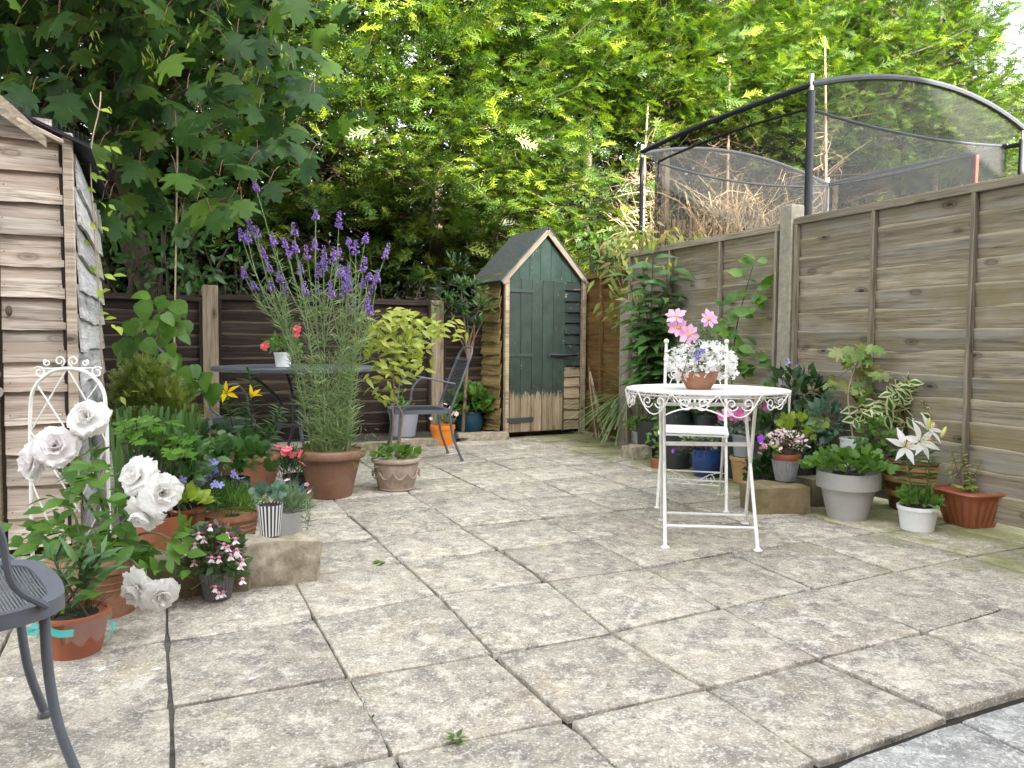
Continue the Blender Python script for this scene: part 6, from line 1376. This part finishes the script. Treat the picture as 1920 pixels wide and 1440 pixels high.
# metal bucket pot with balsam on the trough stones
rng = np.random.default_rng(304)
stone('stone_block', 'mossy squared stone below the small metal pot', G(1466, 966)+V(.0, .13, .074), (.33, .22, .15), YAW-.32, rng, plain('mossy_sandstone', (.24, .19, .105), .95, .45, 9, (.12, .11, .045), bmp=.9), amp=.016)
stone('stone_block', 'shaded squared stone beside the large grey pot', G(1540, 952)+V(.02, .12, .08), (.17, .2, .16), YAW-.3, rng, plain('dark_sandstone', (.19, .16, .10), .95, .45, 9, (.09, .09, .04), bmp=.9), amp=.014)
spm = potspec(1472, 903, 862, 50, 36, .152); c = spm[0]; root = thing('potted_balsam', 'pale pink flowers in a terracotta pot set in a ribbed metal pot', 'potted plant', c, GP)
pot(root, *spm, M['zinc'], mod=FL(30, .02), n=120, name='outer_pot', soil=.97); ci = c+V(.005, 0, spm[1]-.02); s = pot(root, ci, .055, spm[3]*.93, spm[3]*1.0, M['terra_plastic'], rim=(.02, .003), name='inner_pot')
bush(root, rng, SMALL, L['mid'], s+V(-.01, 0, .06), (.13, .1, .075), 160, .034); bush(root, rng, PETW, Q['rosepink'], s+V(-.02, -.02, .07), (.12, .10, .07), 130, .026, name='flowers')
faces(root, rng, STAR5F, Q['veronica'], [at(1427, 823, s[1]-.08)], .024); faces(root, rng, STAR5F, Q['pink'], [at(1427, 840, s[1]-.08), at(1432, 836, s[1]-.08), at(1425, 850, s[1]-.08)], .015); bush(root, rng, OVAL, L['golden'], at(1452, 842, s[1]-.1), (.012, .01, .01), 3, .045)
stems(root, M['rust'], s, [s+V(rng.normal()*.05, rng.normal()*.04, .08) for _ in range(10)], .003, rng)
# choisya, ivy, blue spurge, honeysuckle between them: each in its own pot
rng = np.random.default_rng(305)
for (x, y, Y, rx, rz, n_, sz, lm, tm, ob, lb, nm) in [
  (1500, 800, 4.6, .12, .06, 46, .06, 'lime', LOB, 'e', 'yellow green lobed plant behind the small metal pot', 'potted_choisya'),
  (1440, 885, 4.8, .14, .12, 120, .06, 'dark', HRT, 'f', 'dark ivy trailing behind the trough stones', 'potted_ivy'),
  (1555, 790, 4.55, .14, .13, 150, .05, 'blue', OVAL, 'g', 'blue green spurge between metal pot and enamel pot', 'potted_spurge'),
  (1492, 735, 4.72, .16, .14, 130, .07, 'dark', OVAL, 'h', 'dark leafy shrub at the foot of the concrete post', 'potted_shrub'),
  (1440, 765, 5.0, .12, .12, 90, .05, 'mid', LOB, 'i', 'scalloped leaf plant under the right of the bistro table', 'potted_plant'),
  (1525, 850, 4.7, .12, .12, 90, .05, 'mid', OVAL, 'j', 'low leafy plant between metal pot and large grey pot', 'potted_plant'),
  (1300, 750, 6.0, .22, .1, 70, .07, 'dark', OVAL, 'k', 'dark leafy plant below the bistro table top', 'potted_plant'),
  (1330, 620, 5.6, .16, .10, 110, .05, 'mid', NEEDLE, 'l', 'fine leaved plant behind the bistro chair back', 'potted_plant')]:
    c = at(x, y, Y); z = c[2]; root, s = simple_pot(nm, lb, 'potted plant', V(c[0], c[1], 0), max(.10, min(.3, z-.12)), .08, .10, M['black_plastic'])
    bush(root, rng, tm, L[lm], V(c[0], c[1], z), (rx, .12, rz), n_, sz, asobj='leaf_'+ob, zmin=-1); stems(root, M['stem_dark'], s, [V(c[0], c[1], z)+rng.normal(size=3)*V(.06, .05, .06) for _ in range(10)], .003, rng)
# tall sapling with rounded leaves before the fence
rng = np.random.default_rng(306)
c = at(1378, 760, 5.35); c = V(c[0], 5.35, 0); root, s = simple_pot('potted_sapling', 'slender sapling with rounded leaves rising against the right fence', 'sapling', c, .28, .10, .12, M['black_plastic'])
st = catmull([s, at(1372, 720, 5.3), at(1380, 620, 5.3), at(1400, 540, 5.3), at(1413, 495, 5.3)], 5); MB().tube(st, np.linspace(.007, .002, len(st)), 6).build('stem', M['stem_dark'], root)
for (pts) in ([(1378, 640), (1400, 650), (1430, 660), (1445, 690)], [(1374, 690), (1410, 690), (1440, 680)]): MB().tube(catmull([at(x, y, 5.25) for x, y in pts], 4), .003, 5, False).build('twig', M['stem'], root)
pl = [(1413, 488), (1420, 503), (1398, 516), (1424, 528), (1418, 545), (1380, 552), (1432, 553), (1425, 560), (1390, 578), (1362, 578), (1410, 585), (1365, 603), (1350, 622), (1375, 630), (1400, 650), (1415, 658), (1385, 660), (1412, 690), (1448, 668), (1443, 710), (1456, 712), (1370, 645), (1395, 675), (1425, 690), (1345, 650), (1360, 665), (1380, 690)]
P = np.array([at(x, y, 5.25+rng.normal()*.05) for x, y in pl for _ in (0, 1)]); n = len(P); P += rng.normal(size=(n, 3))*.02
pieces('leaf', 'round_leaf', T_leaf(.72, .2, .12, 4, .45), L['fresh'], root, P, rng.normal(size=(n, 3))*V(1, .4, .4), V(0, -.8, .5)+rng.normal(size=(n, 3))*.35, .115*rng.uniform(.75, 1.2, n))
# forget me not like blue flowers
rng = np.random.default_rng(307)
c = at(1488, 700, 4.75); c = V(c[0], 4.75, 0); root, s = simple_pot('potted_plant', 'leggy plant with tiny blue flowers right of the concrete post', 'potted plant', c, .2, .07, .09, M['black_plastic'])
for (x, y) in [(1480, 676), (1492, 690), (1500, 720), (1470, 715)]:
    e = at(x, y, 4.75); leafy_stem(root, s, e, rng, SMALL, 'small_leaf', L['mid'], 14, .06, .002, t0=.3)
    faces(root, rng, STAR5, Q['lavender'], e+rng.normal(size=(6, 3))*.012, .011)
# large grey pot
rng = np.random.default_rng(308)
root, s, sp_ = potted('potted_columbine', 'low green columbine foliage in a large light grey plastic pot', 'potted plant', potspec(1588, 977, 884, 110, 72), M['grey_pot'], GP, rim=(.085, .004), soil=.94)
bush(root, rng, LOB, L['fresh'], s+V(-.01, -.02, .045), (.22, .17, .07), 290, .045, asobj='columbine_leaf', zmin=-.15, up=.6); stems(root, M['stem'], s, [s+V(rng.normal()*.08, rng.normal()*.07, .07) for _ in range(20)], .0018, rng)
# enamel pot with maple seedling
c, H, rb, rt = potspec(1602, 872, 822, 50, 42, .0); Ye = 4.35; g = at(1602, 822, Ye); c = V(g[0], Ye, 0)
root = thing('potted_maple', 'maple seedling with a bent thin stem in a white enamel pot', 'seedling', c, GP); s = pot(root, c, g[2], .065, .079, M['enamel'], rim=(.008, .003))
st = catmull([s, at(1595, 790, Ye), at(1590, 745, Ye), at(1596, 710, Ye), at(1605, 685, Ye), at(1612, 665, Ye)], 5); MB().tube(st, np.linspace(.005, .003, len(st)), 6).build('stem', M['cane'], root)
pl = [(1590, 665), (1602, 660), (1615, 668), (1580, 658), (1612, 655), (1625, 650), (1640, 648), (1618, 690), (1625, 700), (1648, 700), (1660, 700), (1560, 712), (1575, 714), (1555, 708), (1622, 740), (1612, 720), (1630, 680), (1600, 680), (1640, 690), (1595, 650), (1635, 728), (1605, 695), (1620, 660)]
P = np.array([at(x+rng.normal()*3, y+rng.normal()*3, Ye+rng.normal()*.04) for x, y in pl for _ in (0, 1)]); n = len(P)
pieces('leaf', 'maple_seedling_leaf', T_fan(MAPLE, .3), L['acer'], root, P, rng.normal(size=(n, 3))*V(.8, .3, .3)+V(0, -.2, -.5), V(0, -.7, .8)+rng.normal(size=(n, 3))*.35, .075*rng.uniform(.7, 1.2, n))
for (x, y) in [(1565, 712), (1650, 700), (1640, 650), (1590, 660), (1622, 740)]: MB().tube(curve(at(1603, 690, Ye), at(x, y, Ye), (0, 0, .01), 4), .0016, 4, False).build('twig', M['rust'], root)
bush(root, rng, SMALL, L['fresh'], s+V(0, 0, .015), (.06, .06, .02), 40, .02)
# barrel pot with variegated shrub
rng = np.random.default_rng(309)
spb = potspec(1712, 962, 858, 124, 82); c, H, rb, rt = spb; root = thing('potted_variegated_shrub', 'cream and green variegated shrub in a brown barrel shaped pot', 'potted shrub', c, GP); s = pot(root, c, H, rb, rt, M['barrel'], rim=(.018, .008), soil=.95)
for f_ in (.33, .62, .86): r = rb+(rt-rb)*f_; MB().lathe([(r-.002, -.018), (r+.004, -.016), (r+.006, .016), (r+.003, .018)], c+V(0, 0, H*f_), 36).build('band', M['barrel_band'], root)
Yv = c[1]
VL = [(1690, 722), (1705, 715), (1722, 718), (1735, 728), (1685, 738), (1710, 735), (1728, 740), (1745, 745), (1670, 745), (1680, 755), (1725, 755), (1738, 748), (1615, 765), (1625, 775), (1640, 755), (1660, 760), (1605, 780), (1680, 770), (1695, 765), (1665, 780), (1700, 785), (1720, 778), (1690, 795), (1710, 800), (1740, 785), (1745, 795), (1630, 785), (1650, 775), (1735, 770), (1675, 790), (1640, 770), (1705, 725), (1715, 745), (1700, 750)]
P = np.array([at(x+rng.normal()*4, y+rng.normal()*4, Yv+rng.normal()*.06) for x, y in VL for _ in range(4)]); n = len(P); Dv = rng.normal(size=(n, 3))*V(1, .4, .5)+V(0, -.2, .0); Uv = V(0, -.9, .5)+rng.normal(size=(n, 3))*.35; Sv = .088*rng.uniform(.75, 1.2, n)
pieces('leaf', 'cream_leaf', T_leaf(.66, .22, .12, 4, .42), L['cream'], root, P, Dv, Uv, Sv); x_, y_, z_ = frames(Dv, Uv.copy()); pieces('leaf_centre', 'green_centre', T_leaf(.40, .22, .12, 4, .42), L['mid'], root, P+z_*.0022+y_*(Sv*.04)[:, None], Dv, Uv, Sv*.86)
for (x, y) in [(1690, 730), (1730, 745), (1630, 770), (1665, 770), (1710, 790), (1740, 780)]: MB().tube(catmull([s, at(1700, 815, Yv), at(x, y, Yv)], 4), np.linspace(.006, .003, 9), 6).build('stem', M['stem_dark'], root)
bush(root, rng, SMALL, L['fresh'], at(1640, 820, Yv-.08), (.09, .07, .10), 130, .042, zmin=-1); bush(root, rng, SMALL, L['mid'], s+V(0, 0, .02), (.15, .13, .03), 90, .04)
# white pot with white lily
rng = np.random.default_rng(310)
root, s, sp_ = potted('potted_lily', 'white flowering lily in a round white plastic pot', 'lily pot', potspec(1719, 998, 948, 70, 58), M['white_plastic'], GP, rim=(.018, .003), soil=.93)
Yw = s[1]
e1, e2 = at(1696, 835, Yw-.02), at(1738, 815, Yw)
leafy_stem(root, s+V(-.04, 0, 0), e1, rng, LANCE, 'lily_leaf', L['lily'], 34, .085, .005, M['stem'], .2, .35, ang=1.0); leafy_stem(root, s+V(.03, 0, 0), e2, rng, LANCE, 'lily_leaf', L['lily'], 40, .085, .005, M['stem'], .2, .35, ang=1.0)
for (x, y, dy, ax, R) in [(1697, 838, -.05, (-.25, -.85, .35), .09), (1724, 828, -.06, (.2, -.9, .3), .095), (1738, 806, .02, (.3, -.6, .7), .085)]: lily_flower(root, at(x, y, Yw+dy), ax, R, Q['white'], rng, 'white_lily_petal')
for (x, y, ax) in [(1741, 805, (.0, -.1, 1)), (1765, 820, (.35, -.1, 1))]:
    p = at(x, y, Yw-.02); MB().lathe([(.004, 0), (.010, .015), (.011, .035), (.007, .052), (.002, .06)], p, 8, axes=np.stack([nrm(np.cross(V(0, 1, 0), nrm(V(*ax)))), V(0, 1, 0), nrm(V(*ax))], 1)).build('bud', Q['bud'], root); MB().tube([e2, p], .0025, 5).build('bud_stalk', M['stem'], root)
bush(root, rng, HRT, L['fresh'], s+V(0, -.01, .025), (.115, .10, .045), 70, .045, asobj='low_leaf', zmin=-.1)
# fluted square terracotta planter
rng = np.random.default_rng(311)
c, H, rb, rt = potspec(1817, 990, 916, 104, 66); root = thing('square_planter', 'fluted square terracotta plastic planter with a small seedling', 'planter', c, GP)
def sq(k=6.0, fl=0.0):
    def f(r, z, a):
        q = (abs(math.cos(a))**k+abs(math.sin(a))**k)**(-1/k); return r*q*(1+fl*(abs(math.cos(a*10))*2-1)*(1 if z < H*.72 else 0))
    return f
rotm = Rz(.25)
MB().lathe([(rb*.95, 0), (rb, .004), (rb+(rt-rb)*.68, H*.70), (rb+(rt-rb)*.72, H*.74), (rt*.97, H*.94), (rt*.92, H*.94), (rt*.88, H*.80)], c, 160, sq(6, .035), rotm).build('pot', M['terra_plastic'], root)
MB().lathe([(rt*.95, H*.90), (rt*1.06, H*.91), (rt*1.09, H*.95), (rt*1.06, H*.99), (rt*.98, H), (rt*.92, H*.985), (rt*.91, H*.93)], c, 80, sq(6), rotm).build('rim', M['terra_plastic'], root)
MB().lathe([(.01, 0), (rt*.88, 0), (rt*.88, .003), (.01, .006)], c+V(0, 0, H*.80), 80, sq(6), rotm).build('soil', M['compost'], root)
s = c+V(-.02, 0, H*.8)
for (x, y, nn) in [(1770, 880, 6), (1785, 845, 8), (1810, 875, 8), (1830, 885, 6), (1800, 835, 5), (1850, 845, 8), (1815, 905, 6)]:
    e = at(x, y, c[1]-.02); leafy_stem(root, s, e, rng, T_leaf(.35, .2, .1, 3), 'seedling_leaf', L['acer'], nn+5, .045, .0016, M['rust'], .55, .2, asobj=False)
pieces('leaf', 'maple_seedling_leaf', T_fan(MAPLE, .3), L['lime'], root, [at(1812, 912, c[1]-.03), at(1800, 910, c[1]-.03)], [V(.5, -.6, .1), V(-.6, -.6, .0)], [V(0, -.4, 1)]*2, [.06, .05])
# flower bowl on the bistro table
rng = np.random.default_rng(312)
cb = at(1310, 722, 3.66); cb = V(cb[0], cb[1], BTZ); root = thing('flower_bowl', 'terracotta bowl of white lobelia and pink cosmos on the bistro table', 'flower bowl', cb, GP)
s = pot(root, cb, .085, .055, .095, M['terracotta'], soil=.9, bulge=.06); Yb = cb[1]
n = 330; P, d = cloud(rng, n, s+V(.005, 0, .075), (.16, .12, .10), .2, -.5); scatter('foliage', SMALL, L['mid'], root, P, d+V(0, 0, .2)+rng.normal(size=(n, 3))*.5, V(0, -.3, .9)+d*.4, .028, rng)
P, d = cloud(rng, 420, s+V(.005, -.01, .055), (.17, .13, .105), .75, -.8); P = P[P[:, 1] < Yb+.06]; faces(root, rng, STAR5, Q['white'], P, .0145, axis=(0, -.8, .4))
faces(root, rng, STAR5, Q['blue'], np.array([at(x, y, Yb-.13) for x, y in [(1305, 660), (1312, 666), (1308, 672), (1318, 658)]]), .015)
faces(root, rng, STAR5, Q['white'], np.array([at(x+rng.normal()*5, y+rng.normal()*5, Yb-.05) for x, y in [(1372, 700), (1378, 690), (1368, 680), (1375, 705), (1365, 670)] for _ in range(3)]), .014)
for (x, y, ax, R) in [(1267, 593, (-.3, -.7, .7), .05), (1271, 614, (.1, -.95, .2), .052), (1291, 628, (.15, -.95, .2), .055), (1329, 598, (.3, -.85, .35), .045)]:
    p = at(x, y, Yb-.04); MB().tube(curve(s, p+V(0, .01, 0), (rng.normal()*.02, .02, 0), 6), .0018, 5, False).build('stem', M['stem'], root)
    flower(root, p, ax, [(8, 1.4, R, T_leaf(.62, .1, .08, 3, .7), 'cosmos_petal', rng.random())], Q['cosmos'], rng, Q['gold'], 'cosmos_flower', eyer=.010)
n = 200; P, d = cloud(rng, n, at(1320, 625, Yb), (.08, .06, .05), .1, -1); scatter('cosmos_leaves', NEEDLE, L['grey'], root, P, rng.normal(size=(n, 3)), rng.normal(size=(n, 3)), .04, rng)

# ================================================================== small things on the paving
rng = np.random.default_rng(320)
for (x, y, lb) in [(855, 1386, 'small green weed growing in a nearer paving joint'), (712, 1057, 'small green weed growing in a farther paving joint')]:
    g = G(x, y); root = thing('weed', lb, 'weed', g+V(0, 0, -.004)); n = 16; a = rng.uniform(0, 6.3, n)
    pieces('leaf', 'weed_leaf', T_leaf(.5, .15, .1, 3), L['fresh'], root, g+np.stack([np.cos(a)*.006, np.sin(a)*.006, .003+0*a], 1), np.stack([np.cos(a), np.sin(a)*.8, .25+.2*rng.random(n)], 1), V(0, 0, 1), .028*rng.uniform(.6, 1.1, n))
for k, (x, y) in enumerate([(303, 1255), (365, 1122), (358, 1118), (480, 1272), (185, 1262), (20, 1280)]):
    g = G(x, y)+V(0, 0, .003); lb = ['white rose petal lying in the joint by the terracotta pot', 'pink petal fallen left of the fuchsia pot', 'second pink petal fallen left of the fuchsia pot', 'white petal lying on the slab below the fuchsia', 'white petal lying below the lily shoot pot', 'white petal lying at the left edge of the paving'][k]
    m_ = Q['pink'] if k in (1, 2) else Q['white']; o = pieces('fallen_petal', 'fallen_petal', T_leaf(.8, -.15, .15, 3), m_, None, [g], [V(rng.normal(), rng.normal(), 0)], [V(0, 0, 1)], [.028 if k not in (1, 2) else .016])[0]; tag(o, lb, 'petal', 'petals fallen on the paving')
